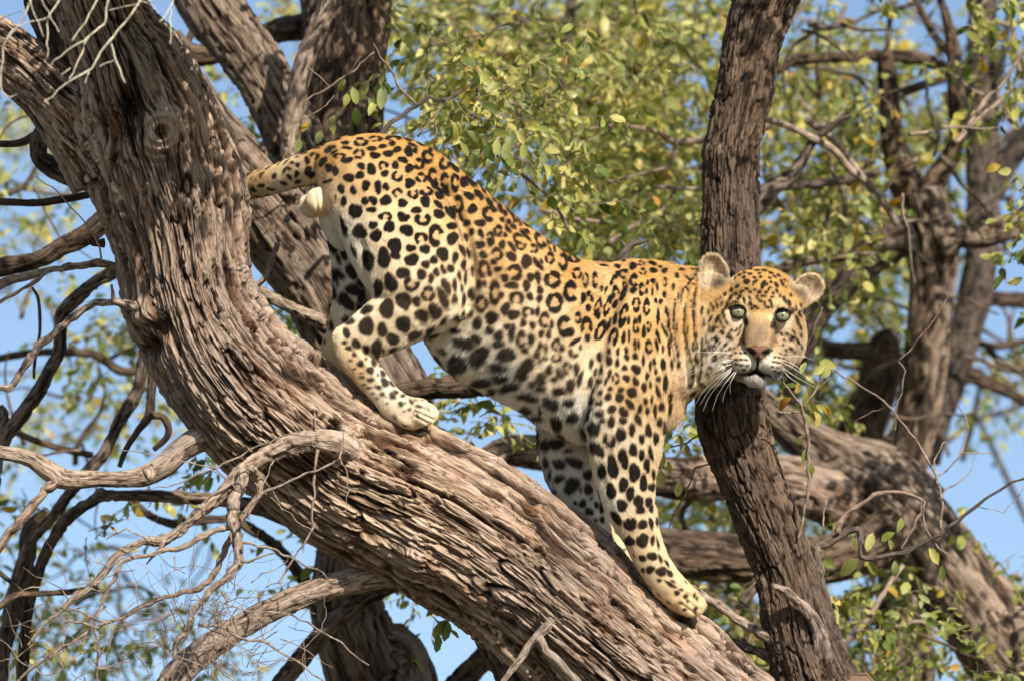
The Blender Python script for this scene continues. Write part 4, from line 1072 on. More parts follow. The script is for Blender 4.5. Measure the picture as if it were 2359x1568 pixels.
class Parts:
    def __init__(self): self.V = []; self.F = []; self.n = 0

    def add(self, V, F):
        self.V.append(V); self.F.append(F + self.n); self.n += len(V)

    def ellip(self, c, r, rot=0.0, tilt=0.0, nu=20, nv=26, sq=1.0):
        u = np.linspace(0.02, np.pi - 0.02, nu); v = np.linspace(0, 2 * np.pi, nv, endpoint=False)
        U, Vv = np.meshgrid(u, v, indexing='ij')
        x = np.sin(U) * np.cos(Vv); y = np.cos(U); z = np.sin(U) * np.sin(Vv)
        q = np.stack([x * r[0], y * r[1], z * r[2]], -1).reshape(-1, 3)
        if tilt:
            ct, st = math.cos(tilt), math.sin(tilt)
            q = np.stack([q[:, 0], q[:, 1] * ct - q[:, 2] * st, q[:, 1] * st + q[:, 2] * ct], 1)
        if rot:
            a = math.radians(rot); ca, sa = math.cos(a), math.sin(a)
            q = np.stack([q[:, 0] * ca - q[:, 1] * sa, q[:, 0] * sa + q[:, 1] * ca, q[:, 2]], 1)
        q = q + np.array(c)
        self._grid(q, nu, nv)

    def _grid(self, q, nu, nv):
        i = np.arange(nu * nv).reshape(nu, nv); j = np.roll(i, -1, 1)
        F = [np.stack([i[:-1], i[1:], j[1:], j[:-1]], -1).reshape(-1, 4)]
        q = np.vstack([q, q[i[0]].mean(0), q[i[-1]].mean(0)])
        a, b = nu * nv, nu * nv + 1
        F.append(np.stack([np.full(nv, a), i[0], j[0], j[0]], -1)); F.append(np.stack([np.full(nv, b), j[-1], i[-1], i[-1]], -1))
        self.add(q, np.vstack(F))

    def sweep(self, rows_, ns=10, nv=28):
        """rows: x y z r rz  (r in the picture plane, rz in depth), rounded ends"""
        K = catmull(np.asarray(rows_, float), ns)
        pos, r, rz = K[:, :3], K[:, 3], K[:, 4]
        T = np.gradient(pos, axis=0); T /= np.linalg.norm(T, axis=1)[:, None] + 1e-9
        # rounded caps
        caps = [0.97, 0.8, 0.5, 0.15]
        head = [(pos[0] - T[0] * r[0] * c * 0.9, r[0] * math.sqrt(1 - c * c), rz[0] * math.sqrt(1 - c * c)) for c in caps]
        tail = [(pos[-1] + T[-1] * r[-1] * c * 0.9, r[-1] * math.sqrt(1 - c * c), rz[-1] * math.sqrt(1 - c * c)) for c in caps[::-1]]
        pos = np.vstack([[h[0] for h in head], pos, [h[0] for h in tail]])
        r = np.concatenate([[h[1] for h in head], r, [h[1] for h in tail]]); rz = np.concatenate([[h[2] for h in head], rz, [h[2] for h in tail]])
        T = np.vstack([np.repeat(T[:1], 4, 0), T, np.repeat(T[-1:], 4, 0)])
        Z = np.array([0, 0, 1.0])
        e1 = np.stack([-T[:, 1], T[:, 0], np.zeros(len(T))], 1)
        nn = np.linalg.norm(e1, axis=1)[:, None]; e1 = e1 / np.maximum(nn, 1e-3)
        e2 = np.cross(T, e1)
        a = np.linspace(0, 2 * np.pi, nv, endpoint=False)
        q = pos[:, None] + np.cos(a)[None, :, None] * e1[:, None] * r[:, None, None] + np.sin(a)[None, :, None] * e2[:, None] * rz[:, None, None]
        self._grid(q.reshape(-1, 3), len(pos), nv)

    def loft(self, secs, ns=8, nv=44, p=0.92):
        """sections: top x y, bottom x y, centre z, half depth, height fraction of the widest point (0 top, 1 bottom)"""
        K = catmull(np.asarray(secs, float), ns)
        t, b = K[:, 0:2], K[:, 2:4]
        c = (t + b) / 2; h = (t - b) / 2
        a = np.linspace(0, 2 * np.pi, nv, endpoint=False)
        ca, sa = np.cos(a), np.sin(a)
        sc = np.sign(ca) * np.abs(ca) ** p; ss = np.sign(sa) * np.abs(sa) ** p
        rings = []
        n = len(K)
        for i in range(n):
            f = 1.0
            wid = K[i, 5] * (1 + (0.5 - K[i, 6]) * 0.7 * sc)
            x = c[i, 0] + h[i, 0] * sc; y = c[i, 1] + h[i, 1] * sc; z = K[i, 4] + ss * wid
            rings.append(np.stack([x, y, z], 1))
        q = np.stack(rings)
        # closing rings
        def cap(R, d):
            m = R.mean(0); return [m + (R - m) * s + d * k for s, k in ((0.85, 0.45), (0.5, 0.8), (0.15, 0.95))]
        d0 = np.append(-(c[1] - c[0]) * 3, 0); d1 = np.append((c[-1] - c[-2]) * 3, 0)
        q = np.concatenate([np.stack(cap(q[0], d0)[::-1]), q, np.stack(cap(q[-1], d1))])
        self._grid(q.reshape(-1, 3), len(q), nv)

    def sheet(self, A, B):
        """closed shell between two (n,m,3) grids"""
        n, m, _ = A.shape
        q = np.vstack([A.reshape(-1, 3), B.reshape(-1, 3)])
        i = np.arange(n * m).reshape(n, m); k = i + n * m
        F = [np.stack([i[:-1, :-1], i[1:, :-1], i[1:, 1:], i[:-1, 1:]], -1).reshape(-1, 4), np.stack([k[:-1, :-1], k[:-1, 1:], k[1:, 1:], k[1:, :-1]], -1).reshape(-1, 4)]
        ring = np.concatenate([i[0, :], i[1:, -1], i[-1, -2::-1], i[-2:0:-1, 0]])
        r2 = np.roll(ring, -1)
        F.append(np.stack([ring, r2, r2 + n * m, ring + n * m], -1))
        self.add(q, np.vstack(F))


cat = Parts()
# torso: top x,y  bottom x,y  z  half-depth  widest
cat.loft([
    (742, 338, 735, 425, 5, 42, .5), (775, 318, 775, 500, 0, 78, .5), (820, 310, 825, 560, 0, 100, .5), (880, 309, 880, 600, 0, 118, .5), (945, 320, 945, 690, 0, 126, .5),
    (1010, 352, 985, 800, 10, 104, .42), (1090, 418, 1045, 862, 6, 118, .46), (1170, 482, 1120, 902, 2, 140, .54), (1250, 545, 1190, 938, 0, 156, .6),
    (1330, 593, 1255, 985, 0, 158, .6), (1400, 604, 1320, 1018, 0, 152, .58), (1460, 597, 1420, 1030, 0, 140, .55), (1520, 600, 1500, 1005, -5, 118, .5), (1565, 613, 1560, 940, -15, 100, .5)])
# neck
cat.loft([(1520, 600, 1480, 960, -5, 112, .5), (1570, 613, 1560, 940, -15, 100, .5), (1620, 620, 1608, 905, -32, 90, .5), (1675, 640, 1660, 880, -50, 82, .5), (1730, 660, 1720, 850, -60, 70, .5)])
# tail, leaving to the left and passing behind the trunk
cat.sweep([(850, 372, 0, 56, 46), (780, 372, 10, 50, 40), (730, 383, 30, 41, 36), (680, 397, 70, 36, 34), (620, 417, 120, 32, 32), (560, 432, 180, 30, 31), (480, 455, 250, 28, 29), (400, 500, 290, 27, 28), (340, 590, 290, 26, 27), (330, 700, 280, 25, 26), (370, 800, 280, 24, 25), (420, 860, 280, 20, 20)])
# near hind leg
cat.sweep([(850, 425, -40, 112, 85), (905, 500, -66, 130, 92), (945, 570, -82, 136, 92), (972, 640, -95, 122, 84), (1000, 690, -105, 84, 70)])
cat.sweep([(1010, 676, -108, 62, 56), (960, 704, -112, 72, 54), (905, 736, -110, 70, 46), (860, 762, -104, 62, 40), (822, 775, -98, 50, 33), (795, 780, -95, 35, 26)])
cat.sweep([(795, 775, -95, 34, 26), (815, 810, -96, 42, 29), (845, 858, -98, 37, 28), (880, 902, -100, 33, 27), (912, 935, -102, 35, 30), (942, 950, -104, 37, 35), (965, 948, -106, 34, 38)])
for k, (dx, dy, dz) in enumerate([(2, 6, -28), (8, 2, -8), (8, -2, 12), (0, -6, 30)]):
    cat.ellip((977 + dx, 951 + dy, -106 + dz), (25, 23, 14), rot=25)
cat.ellip((935, 965, -104), (36, 22, 34), rot=20)
# far hind leg
cat.sweep([(840, 450, 60, 95, 70), (850, 520, 80, 100, 70), (845, 600, 92, 85, 62), (825, 680, 98, 62, 46), (800, 740, 100, 44, 36), (780, 790, 102, 30, 28)])
cat.sweep([(772, 780, 102, 28, 24), (768, 832, 100, 30, 26), (792, 882, 96, 33, 26), (840, 932, 90, 34, 28), (890, 965, 84, 34, 32)])
cat.ellip((905, 968, 84), (34, 24, 34), rot=25)
# scrotum
cat.ellip((732, 462, -26), (30, 32, 30)); cat.ellip((719, 472, 10), (30, 30, 28)); cat.ellip((758, 436, 10), (26, 30, 34), rot=20)
# inner thighs joining under the tail
cat.ellip((772, 505, 25), (34, 74, 46), rot=-18)
# near foreleg
cat.sweep([(1455, 680, -75, 62, 52), (1452, 760, -98, 84, 58), (1446, 850, -112, 96, 62), (1440, 940, -116, 96, 64), (1440, 1020, -114, 84, 60), (1441, 1100, -112, 70, 54),
           (1455, 1170, -110, 58, 46), (1478, 1235, -108, 44, 38), (1502, 1290, -106, 39, 35), (1530, 1335, -104, 38, 34), (1560, 1367, -102, 38, 36), (1580, 1382, -102, 35, 40)])
for k, (dx, dy, dz) in enumerate([(-4, 8, -32), (7, 8, -11), (11, 2, 11), (4, -4, 32)]):
    cat.ellip((1590 + dx, 1388 + dy, -102 + dz), (27, 24, 14.5), rot=35)
cat.ellip((1558, 1382, -102), (34, 22, 38), rot=38)
# far foreleg
cat.sweep([(1400, 800, 80, 90, 55), (1350, 900, 100, 88, 60), (1315, 980, 104, 76, 56), (1308, 1050, 104, 64, 50), (1328, 1120, 102, 56, 44), (1352, 1170, 100, 40, 36), (1378, 1212, 98, 28, 30), (1405, 1245, 96, 24, 27), (1440, 1275, 92, 25, 28), (1480, 1300, 88, 27, 32)])
cat.ellip((1500, 1322, 86), (34, 22, 34), rot=38)
# chest keel
cat.ellip((1500, 880, -20), (80, 120, 80), rot=-15)

# head, in units around the point between the eyes, facing the camera; small roll
HO = np.array([1749.0, 740.0, -95.0]); ROLL = math.radians(4.2)


def H(x, y, z):
    """head coords: x right, y up, z towards the camera"""
    c, s = math.cos(ROLL), math.sin(ROLL)
    return (HO[0] + x * c + y * s, HO[1] + x * s - y * c, HO[2] - z)


def hel(x, y, z, rx, ry, rz, rot=0):
    cat.ellip(H(x, y, z), (rx, ry, rz), rot=rot + 4.2)


hel(0, 38, -40, 94, 88, 92)          # braincase
hel(-2, 60, -20, 80, 62, 68)         # forehead
hel(-72, -18, -42, 50, 82, 56, 6); hel(68, -22, -42, 42, 76, 56, -6)   # cheeks
hel(-50, -62, -22, 52, 52, 52); hel(48, -62, -22, 46, 52, 52)   # jaw ruff
hel(-46, 39, 22, 32, 15, 24, 10); hel(48, 39, 22, 30, 15, 24, -10)      # brows
hel(-62, -16, 6, 30, 18, 18, -18); hel(60, -16, 4, 26, 18, 16, 18)    # cheekbones
cat.sweep([H(0, 42, 8) + (36, 26), H(0, 12, 26) + (31, 26), H(2, -20, 52) + (32, 26), H(3, -46, 78) + (33, 24), H(3, -60, 92) + (30, 20)])
hel(2, -80, 40, 54, 42, 56)          # muzzle block
hel(-29, -92, 68, 30, 25, 32, -14); hel(33, -92, 68, 29, 25, 32, 14)    # whisker pads
hel(3, -68, 96, 29, 14, 16)          # nose pad
hel(3, -78, 96, 14, 14, 15)
hel(-1, -130, 50, 29, 17, 26); hel(0, -118, 30, 42, 24, 42)     # chin
hel(-10, -90, -50, 80, 50, 70)


def ear(cx, cy, w, h, rot, z0):
    n, m = 22, 26
    A = np.zeros((n, m, 3)); B = np.zeros((n, m, 3))
    for i in range(n):
        v = i / (n - 1)
        ww = w * (0.86 + 0.14 * math.sin(v * 1.7)) if v < 0.45 else w * math.sqrt(max(1e-3, 1 - ((v - 0.45) / 0.551) ** 2)) ** 0.9
        for j in range(m):
            u = j / (m - 1) * 2 - 1
            x = ww * u; y = v * h
            dep = 22 * (1 - u * u) * (1 - v ** 3) + 6 * v
            a = math.radians(rot); X = x * math.cos(a) - y * math.sin(a); Y = x * math.sin(a) + y * math.cos(a)
            A[i, j] = H(cx + X, cy + Y, z0 - dep)
            B[i, j] = H(cx + X * 1.03, cy + Y * 1.01, z0 - dep - 9)
    cat.sheet(A, B)


ear(-95, 56, 34, 96, 20, -18)
ear(74, 54, 33, 82, -46, -18)
hel(-86, 58, -50, 32, 34, 32); hel(82, 62, -50, 30, 32, 32)

Vc = W3(np.vstack(cat.V)); Fc = np.vstack(cat.F)
rm_ = bpy.data.meshes.new('raw')
rm_.from_pydata(Vc.tolist(), [], [tuple(dict.fromkeys(f)) for f in Fc.tolist()])
ro = bpy.data.objects.new('raw', rm_); C.objects.link(ro)
md = ro.modifiers.new('remesh', 'REMESH'); md.mode = 'VOXEL'; md.voxel_size = 0.0029; md.adaptivity = 0
dg = bpy.context.evaluated_depsgraph_get()
em = bpy.data.meshes.new_from_object(ro.evaluated_get(dg))
nV = len(em.vertices)
V = np.empty(nV * 3, np.float32); em.vertices.foreach_get('co', V); V = V.reshape(-1, 3).astype(float)
nE = len(em.edges)
E = np.empty(nE * 2, np.int32); em.edges.foreach_get('vertices', E); E = E.reshape(-1, 2)
bpy.data.objects.remove(ro)
print('leopard verts', nV)
# keep the biggest island only (drops inner bubbles)
deg = np.bincount(E.ravel(), minlength=nV).astype(float)


def lap(A):
    out = np.stack([np.bincount(E[:, 0], A[E[:, 1], k], nV) + np.bincount(E[:, 1], A[E[:, 0], k], nV) for k in range(A.shape[1])], 1)
    return out / np.maximum(deg, 1)[:, None]


U0 = unP(V)
hd = sstep(1610, 1680, U0[:, 0]) * (U0[:, 1] < 920)
hd = np.maximum(hd, ((U0[:, 0] > 1585) & (U0[:, 1] < 700)).astype(float))
paw = np.maximum(np.exp(-((U0[:, 0] - 985) ** 2 + (U0[:, 1] - 950) ** 2) / 45 ** 2), np.exp(-((U0[:, 0] - 1595) ** 2 + (U0[:, 1] - 1390) ** 2) / 50 ** 2))
paw = np.maximum(paw, .9 * np.exp(-((U0[:, 0] - 728) ** 2 + (U0[:, 1] - 465) ** 2) / 34 ** 2))
soft = np.clip(1 - np.maximum(hd, paw), 0, 1)
for it in range(32):
    w = 0.6 * (soft if it >= 5 else np.maximum(soft, 0.8))[:, None]
    # alternate slight inflation keeps the volume
    L_ = lap(V) - V
    V = V + w * L_
    if it % 2: V = V - w * 0.75 * (lap(V) - V)


def normals():
    me_ = em
    me_.vertices.foreach_set('co', np.ascontiguousarray(V, np.float32).ravel())
    me_.update()
    N_ = np.empty(nV * 3, np.float32); me_.vertices.foreach_get('normal', N_)
    return N_.reshape(-1, 3).astype(float)


N = normals()
U = unP(V)
ncam = -(N @ FWD)               # 1 = faces the camera


def seg_dist(U2, path):
    """distance in px to a polyline, and position along it"""
    best = np.full(len(U2), 1e9)
    for a, b in zip(path[:-1], path[1:]):
        a = np.array(a[:2], float); b = np.array(b[:2], float)
        ab = b - a; t = np.clip(((U2 - a) @ ab) / (ab @ ab), 0, 1)
        d = np.linalg.norm(U2 - (a + t[:, None] * ab), axis=1)
        best = np.minimum(best, d)
    return best


# folds and muscle edges on the near side: path, half width px, depth px (groove), height of the ridge beside it
near = sstep(0.0, 0.35, ncam) * (U[:, 2] < 30)
disp = np.zeros(nV)
for path, wd, dep in [
    ([(985, 372), (1020, 420), (1050, 470), (1072, 530), (1086, 590), (1092, 650), (1082, 705)], 11, -7),
    ([(1000, 375), (1040, 430), (1068, 480), (1092, 540), (1105, 600), (1110, 660)], 12, 3),
    ([(1588, 640), (1578, 700), (1574, 760), (1580, 830), (1585, 880)], 5, -2.4), ([(1602, 640), (1596, 700), (1597, 760), (1604, 830), (1606, 880)], 4.5, -2.6),
    ([(1618, 640), (1612, 700), (1613, 780), (1618, 840)], 4, -1.2), ([(1566, 660), (1556, 720), (1552, 790), (1560, 850)], 6, -1.4),
    ([(1432, 650), (1405, 730), (1378, 820), (1355, 900), (1345, 980), (1350, 1030)], 15, -7),
    ([(1455, 660), (1430, 740), (1405, 830), (1385, 910)], 16, 4),
    ([(835, 560), (840, 620), (842, 680), (832, 720)], 9, -5),
    ([(905, 800), (940, 785), (990, 755), (1040, 722)], 8, 2),
    ([(1500, 700), (1480, 780), (1470, 860), (1480, 930)], 22, 5),
    ([(1180, 560), (1150, 680), (1140, 780)], 16, 2.5), ([(1225, 580), (1195, 700), (1180, 820)], 12, -2), ([(1275, 610), (1240, 720), (1225, 850)], 14, 2.5), ([(1320, 640), (1290, 760), (1270, 880)], 12, -2),
    ([(1480, 1060), (1478, 1150), (1496, 1240)], 11, -3.5), ([(1400, 1060), (1410, 1120), (1430, 1190)], 9, 2.5), ([(1385, 940), (1372, 1000), (1378, 1050)], 14, 4), ([(1500, 640), (1470, 690), (1440, 720)], 18, 3.5),
    ([(815, 800), (850, 850), (890, 905)], 6, 2.5), ([(840, 800), (872, 850), (905, 895)], 6, -2.5), ([(1000, 640), (975, 690), (930, 720)], 22, 3.5), ([(1150, 470), (1120, 540), (1108, 620)], 22, -3.5),
    ([(1330, 650), (1360, 700), (1345, 780)], 18, -3), ([(1510, 960), (1520, 1020), (1505, 1080)], 12, 2.5), ([(1535, 700), (1520, 800), (1500, 900)], 14, -3), ([(860, 470), (880, 560), (910, 640)], 26, 3),
    ([(960, 930), (1002, 950)], 3, -3.5), ([(955, 945), (1000, 965)], 3, -3.5), ([(957, 958), (990, 976)], 3, -3),
    ([(1580, 1362), (1618, 1388)], 3, -3.5), ([(1575, 1375), (1612, 1402)], 3, -3.5), ([(1568, 1388), (1602, 1413)], 3, -3),
    ([(725, 440), (733, 500)], 3, -3),
]:
    d = seg_dist(U[:, :2], path)
    disp += dep * (1.45 if wd > 7 else 1.25) * np.exp(-(d / wd) ** 2) * near
disp += 2.2 * fbm(V * 14, 3, 5) + 1.0 * fbm(V * 45, 2, 6) * (1 - hd)
V = V + N * (disp / PXM)[:, None]

# head local coordinates of every vertex
c_, s_ = math.cos(ROLL), math.sin(ROLL)
Hx = (U[:, 0] - HO[0]) * c_ + (U[:, 1] - HO[1]) * s_
Hy = (U[:, 0] - HO[0]) * s_ - (U[:, 1] - HO[1]) * c_
ishead = (U[:, 0] > 1600) & (U[:, 1] < 905) & (U[:, 2] < 60)
face = ishead & (ncam > -0.1) & (U[:, 2] < -60)
fd = np.zeros(nV)
EYES = [(-51.0, 18.5), (51.0, 18.0)]
for ex_, ey_ in EYES:
    e = np.hypot((Hx - ex_) / 1.15, Hy - ey_)
    fd += np.where(face, -15 * np.exp(-(e / 12.8) ** 2) + 4.5 * np.exp(-((e - 17) / 5) ** 2) + 7 * np.exp(-((Hx - ex_) / 24) ** 2 - ((Hy - ey_ - 22) / 7) ** 2), 0)
for sx in (-1, 1):
    e = np.hypot((Hx - 3 - sx * 17) / 1.5, (Hy + 75 - abs(Hx - 3) * 0.15))
    fd += np.where(face, -8 * np.exp(-(e / 6) ** 2), 0)
V = V + N * (fd / PXM)[:, None]
# philtrum and mouth line
dl = seg_dist(np.stack([Hx, Hy], 1), [(3, -88), (2, -108), (-14, -119), (-30, -124), (-58, -118), (-74, -104)])
dl = np.minimum(dl, seg_dist(np.stack([Hx, Hy], 1), [(2, -108), (18, -119), (34, -123), (58, -116), (72, -102)]))
V = V + N * (np.where(face, -6 * np.exp(-(dl / 3.2) ** 2), 0) / PXM)[:, None]
N = normals()
U = unP(V)
X, Y, Z = U.T

# ---- coat colour
TAN = np.array([0.53, 0.35, 0.155]); GOLD = np.array([0.48, 0.27, 0.082]); CREAM = np.array([0.69, 0.57, 0.39]); WHITE = np.array([0.80, 0.765, 0.69])
BLACK = np.array([0.006, 0.004, 0.0035]); RUST = np.array([0.42, 0.235, 0.085]); PINK = np.array([0.18, 0.085, 0.06])


def mix(a, b, t):
    t = np.clip(t, 0, 1)[:, None]
    return a * (1 - t) + b * t


def idw(ctrl, Q, p=3.0):
    ctrl = np.asarray(ctrl, float)
    out = np.zeros((len(Q), ctrl.shape[1] - 2)); ws = np.zeros(len(Q))
    for c in ctrl:
        w = 1.0 / ((Q[:, 0] - c[0]) ** 2 + (Q[:, 1] - c[1]) ** 2 + 300.0) ** (p / 2)
        out += w[:, None] * c[2:]; ws += w
    return out / ws[:, None]


Q2 = np.stack([X, Y], 1)
# whiteness by place (x, y, white, gold)
wt = idw([(600, 400, .1, .5), (640, 450, .8, 0), (760, 330, 0, .9), (900, 320, 0, 1), (860, 420, .15, .5), (930, 550, .3, .2), (900, 680, .5, .1), (1010, 660, .35, .2), (900, 750, .55, .1), (820, 860, .15, 0), (880, 860, .75, 0), (960, 940, .5, 0),
          (1000, 360, 0, 1), (1100, 440, 0, 1), (1200, 520, 0, 1), (1150, 600, .1, .6), (1150, 700, .25, .4), (1120, 780, .75, .1), (1060, 820, 1, 0), (1160, 880, 1, 0), (1230, 950, 1, 0), (1280, 860, .6, .1), (1260, 750, .3, .4),
          (1350, 620, 0, 1), (1480, 620, 0, 1), (1350, 720, .1, .7), (1480, 760, 0, .8), (1440, 900, .1, .5), (1540, 900, .15, .5), (1330, 950, .9, 0), (1400, 1020, .55, .2), (1440, 1100, .4, .2), (1500, 1100, .25, .4), (1390, 1150, .85, 0), (1480, 1250, .3, .2), (1590, 1390, .25, .2),
          (1600, 640, 0, .8), (1590, 760, 0, .6), (1600, 860, .3, .3), (1650, 890, .6, 0), (1300, 1050, 1, 0), (1350, 1180, .9, 0), (1420, 1260, .4, .3), (760, 560, 1, 0), (800, 650, .9, 0), (1740, 640, 0, .9), (1650, 780, .7, .1), (1840, 780, .7, .1)], Q2)
white = wt[:, 0] + 0.12 * fbm(V * 9, 2, 8)
col = mix(mix(np.tile(TAN, (nV, 1)), GOLD[None], wt[:, 1]), CREAM[None], sstep(-0.05, 0.55, white))
col = mix(col, WHITE[None], sstep(0.45, 1.0, white))
inner = sstep(-0.1, -0.7, ncam) * (Z < 60) * sstep(480, 560, Y) * (X < 1600)
col = mix(col, WHITE[None], inner * 0.6)
col = col * (1 + 0.09 * fbm(V * np.array([60, 60, 60]), 2, 12))[:, None]

# ---- rosettes: spacing px, outer radius px, ring-ness, angle deg (0 = right, 90 = down), stretch, jitter
SP = [(600, 420, 31, 11, .1, -20, 1.35), (700, 395, 34, 13, .2, -25, 1.4), (640, 380, 30, 10, .1, -20, 1.4), (780, 340, 38, 14, .4, -10, 1.4), (860, 335, 44, 17, .7, 5, 1.3), (820, 430, 44, 16, .3, -70, 1.2), (900, 430, 48, 19, .45, 0, 1.1), (960, 340, 44, 17, .9, 30, 1.3),
      (860, 520, 50, 20, .2, 80, 1.2), (940, 540, 50, 21, .35, 45, 1.1), (1030, 560, 44, 18, .5, 60, 1.3), (870, 620, 56, 24, .0, 75, 1.25), (960, 640, 52, 22, .25, 60, 1.2), (1060, 640, 38, 15, .2, 75, 1.6), (850, 680, 58, 25, 0, 80, 1.2), (930, 700, 58, 26, 0, 60, 1.3), (1000, 700, 50, 21, .2, 50, 1.3),
      (880, 760, 50, 20, 0, 60, 1.2), (810, 770, 40, 10, 0, 40, 1.2), (860, 850, 30, 8, 0, 45, 1.2), (830, 850, 30, 6, 0, 45, 1.2), (910, 880, 36, 12, 0, 50, 1.2), (960, 930, 26, 5.5, 0, 30, 1.4), (1000, 960, 60, 3, 0, 30, 1.2),
      (1040, 400, 42, 17, .9, 45, 1.35), (1130, 480, 44, 18, .9, 45, 1.35), (1120, 560, 50, 22, .9, 50, 1.2), (1200, 580, 48, 22, 1, 45, 1.15), (1180, 680, 54, 25, 1, 30, 1.05), (1250, 700, 54, 26, 1, 30, 1), (1120, 720, 54, 22, .5, 60, 1.2), (1180, 780, 56, 24, .7, 40, 1.1), (1100, 800, 62, 28, 0, 30, 1.2), (1060, 850, 66, 30, 0, 20, 1.3),
      (1200, 860, 58, 25, .3, 30, 1.1), (1160, 900, 62, 27, 0, 20, 1.4), (1240, 930, 56, 22, 0, 30, 1.2), (1290, 800, 52, 23, .8, 50, 1.2), (1290, 880, 50, 20, .4, 60, 1.2), (1320, 970, 54, 20, 0, 60, 1.2), (1340, 700, 48, 22, 1, 60, 1.2), (1340, 620, 40, 16, .9, 30, 1.2),
      (1420, 620, 31, 12, .6, 60, 1.3), (1500, 620, 28, 10, .5, 60, 1.3), (1560, 630, 26, 9, .3, 60, 1.4), (1420, 720, 42, 18, .95, 100, 1.6), (1480, 720, 40, 16, .9, 95, 1.8), (1420, 820, 38, 14, .5, 95, 1.5), (1500, 800, 36, 13, .4, 90, 1.7), (1450, 900, 40, 15, .35, 90, 1.35), (1400, 930, 40, 15, .4, 110, 1.4), (1520, 900, 34, 12, .2, 80, 1.6),
      (1560, 760, 30, 9, .1, 90, 2.2), (1590, 660, 26, 8, .2, 80, 1.6), (1590, 760, 30, 8, 0, 88, 2.6), (1580, 860, 34, 11, 0, 85, 1.8), (1600, 900, 38, 13, 0, 70, 1.2), (1640, 890, 40, 14, 0, 60, 1.1), (1440, 1000, 44, 18, .25, 70, 1.2), (1510, 1000, 36, 13, .1, 80, 1.6), (1430, 1080, 44, 18, .1, 75, 1.3), (1495, 1080, 36, 13, 0, 85, 1.7),
      (1440, 1160, 42, 18, .1, 75, 1.25), (1500, 1180, 34, 12, 0, 80, 1.7), (1470, 1230, 40, 16, 0, 60, 1.2), (1500, 1290, 34, 11, 0, 40, 1.3), (1540, 1330, 28, 7, 0, 35, 1.4), (1580, 1370, 26, 5, 0, 35, 1.3), (1610, 1400, 40, 3, 0, 35, 1.3),
      (1290, 1040, 62, 27, 0, 10, 1.7), (1310, 1110, 56, 24, 0, 0, 1.5), (1350, 1180, 40, 13, 0, 40, 1.1), (1390, 1230, 28, 7, 0, 40, 1.1), (1440, 1280, 28, 5, 0, 40, 1.1), (740, 560, 48, 16, 0, 60, 2.0), (790, 640, 50, 17, 0, 55, 2.2), (780, 710, 44, 16, 0, 40, 1.5), (765, 830, 60, 5, 0, 60, 1.5)]
par = idw(SP, Q2, 3.6)
# the far side repeats the near side's layout
spac, Rr, ringy, stretch = par[:, 0] * .82, par[:, 1] * 1.12, par[:, 2], par[:, 4]
ang_c = np.radians(idw([(a[0], a[1], math.cos(math.radians(a[5])), math.sin(math.radians(a[5]))) for a in SP], Q2, 3.6))
adir = np.degrees(ang_c); adir /= np.linalg.norm(adir, axis=1)[:, None]
headsp = (Hx * 0 + 1 > 0) & (((U[:, 0] - 1745) ** 2 / 112 ** 2 + (U[:, 1] - 745) ** 2 / 160 ** 2 < 1) | ((X > 1606) & (Y < 690)) | (X > 1700) | ((X > 1630) & (Y < 850) & (Z < -60)))
nospot = headsp | ((X < 772) & (Y > 428) & (Y < 520) & (X > 690) & (Z < 50))
rs = np.random.default_rng(21)
order = rs.permutation(nV)[:26000]
order = order[~nospot[order]]
kept = []; KP = np.zeros((4000, 3)); KS = np.zeros(4000); nk = 0
for vi in order:
    sp = spac[vi] / PXM
    if nk:
        dv = KP[:nk] - V[vi]
        # stretch distances with the spot direction so that long spots are packed closer sideways
        dd = np.sqrt((dv ** 2).sum(1))
        if (dd < 0.5 * (sp + KS[:nk]) * 0.92).any(): continue
    KP[nk] = V[vi]; KS[nk] = sp; nk += 1; kept.append(vi)
print('rosettes', nk)
kd = kdtree.KDTree(nV)
for i, p in enumerate(V): kd.insert(p, i)
kd.balance()
dark = np.zeros(nV); rust = np.zeros(nV)
nz1 = fbm(V * 150, 2, 41); nz2 = fbm(V * 150 + 50, 2, 42)
fuzz = idw([(1080, 830, 1), (1200, 930, 1), (1100, 760, .6), (900, 500, 0), (1400, 700, 0), (1300, 950, .6), (1450, 1100, .15), (1290, 1060, .8), (780, 620, .5)], Q2)[:, 0]
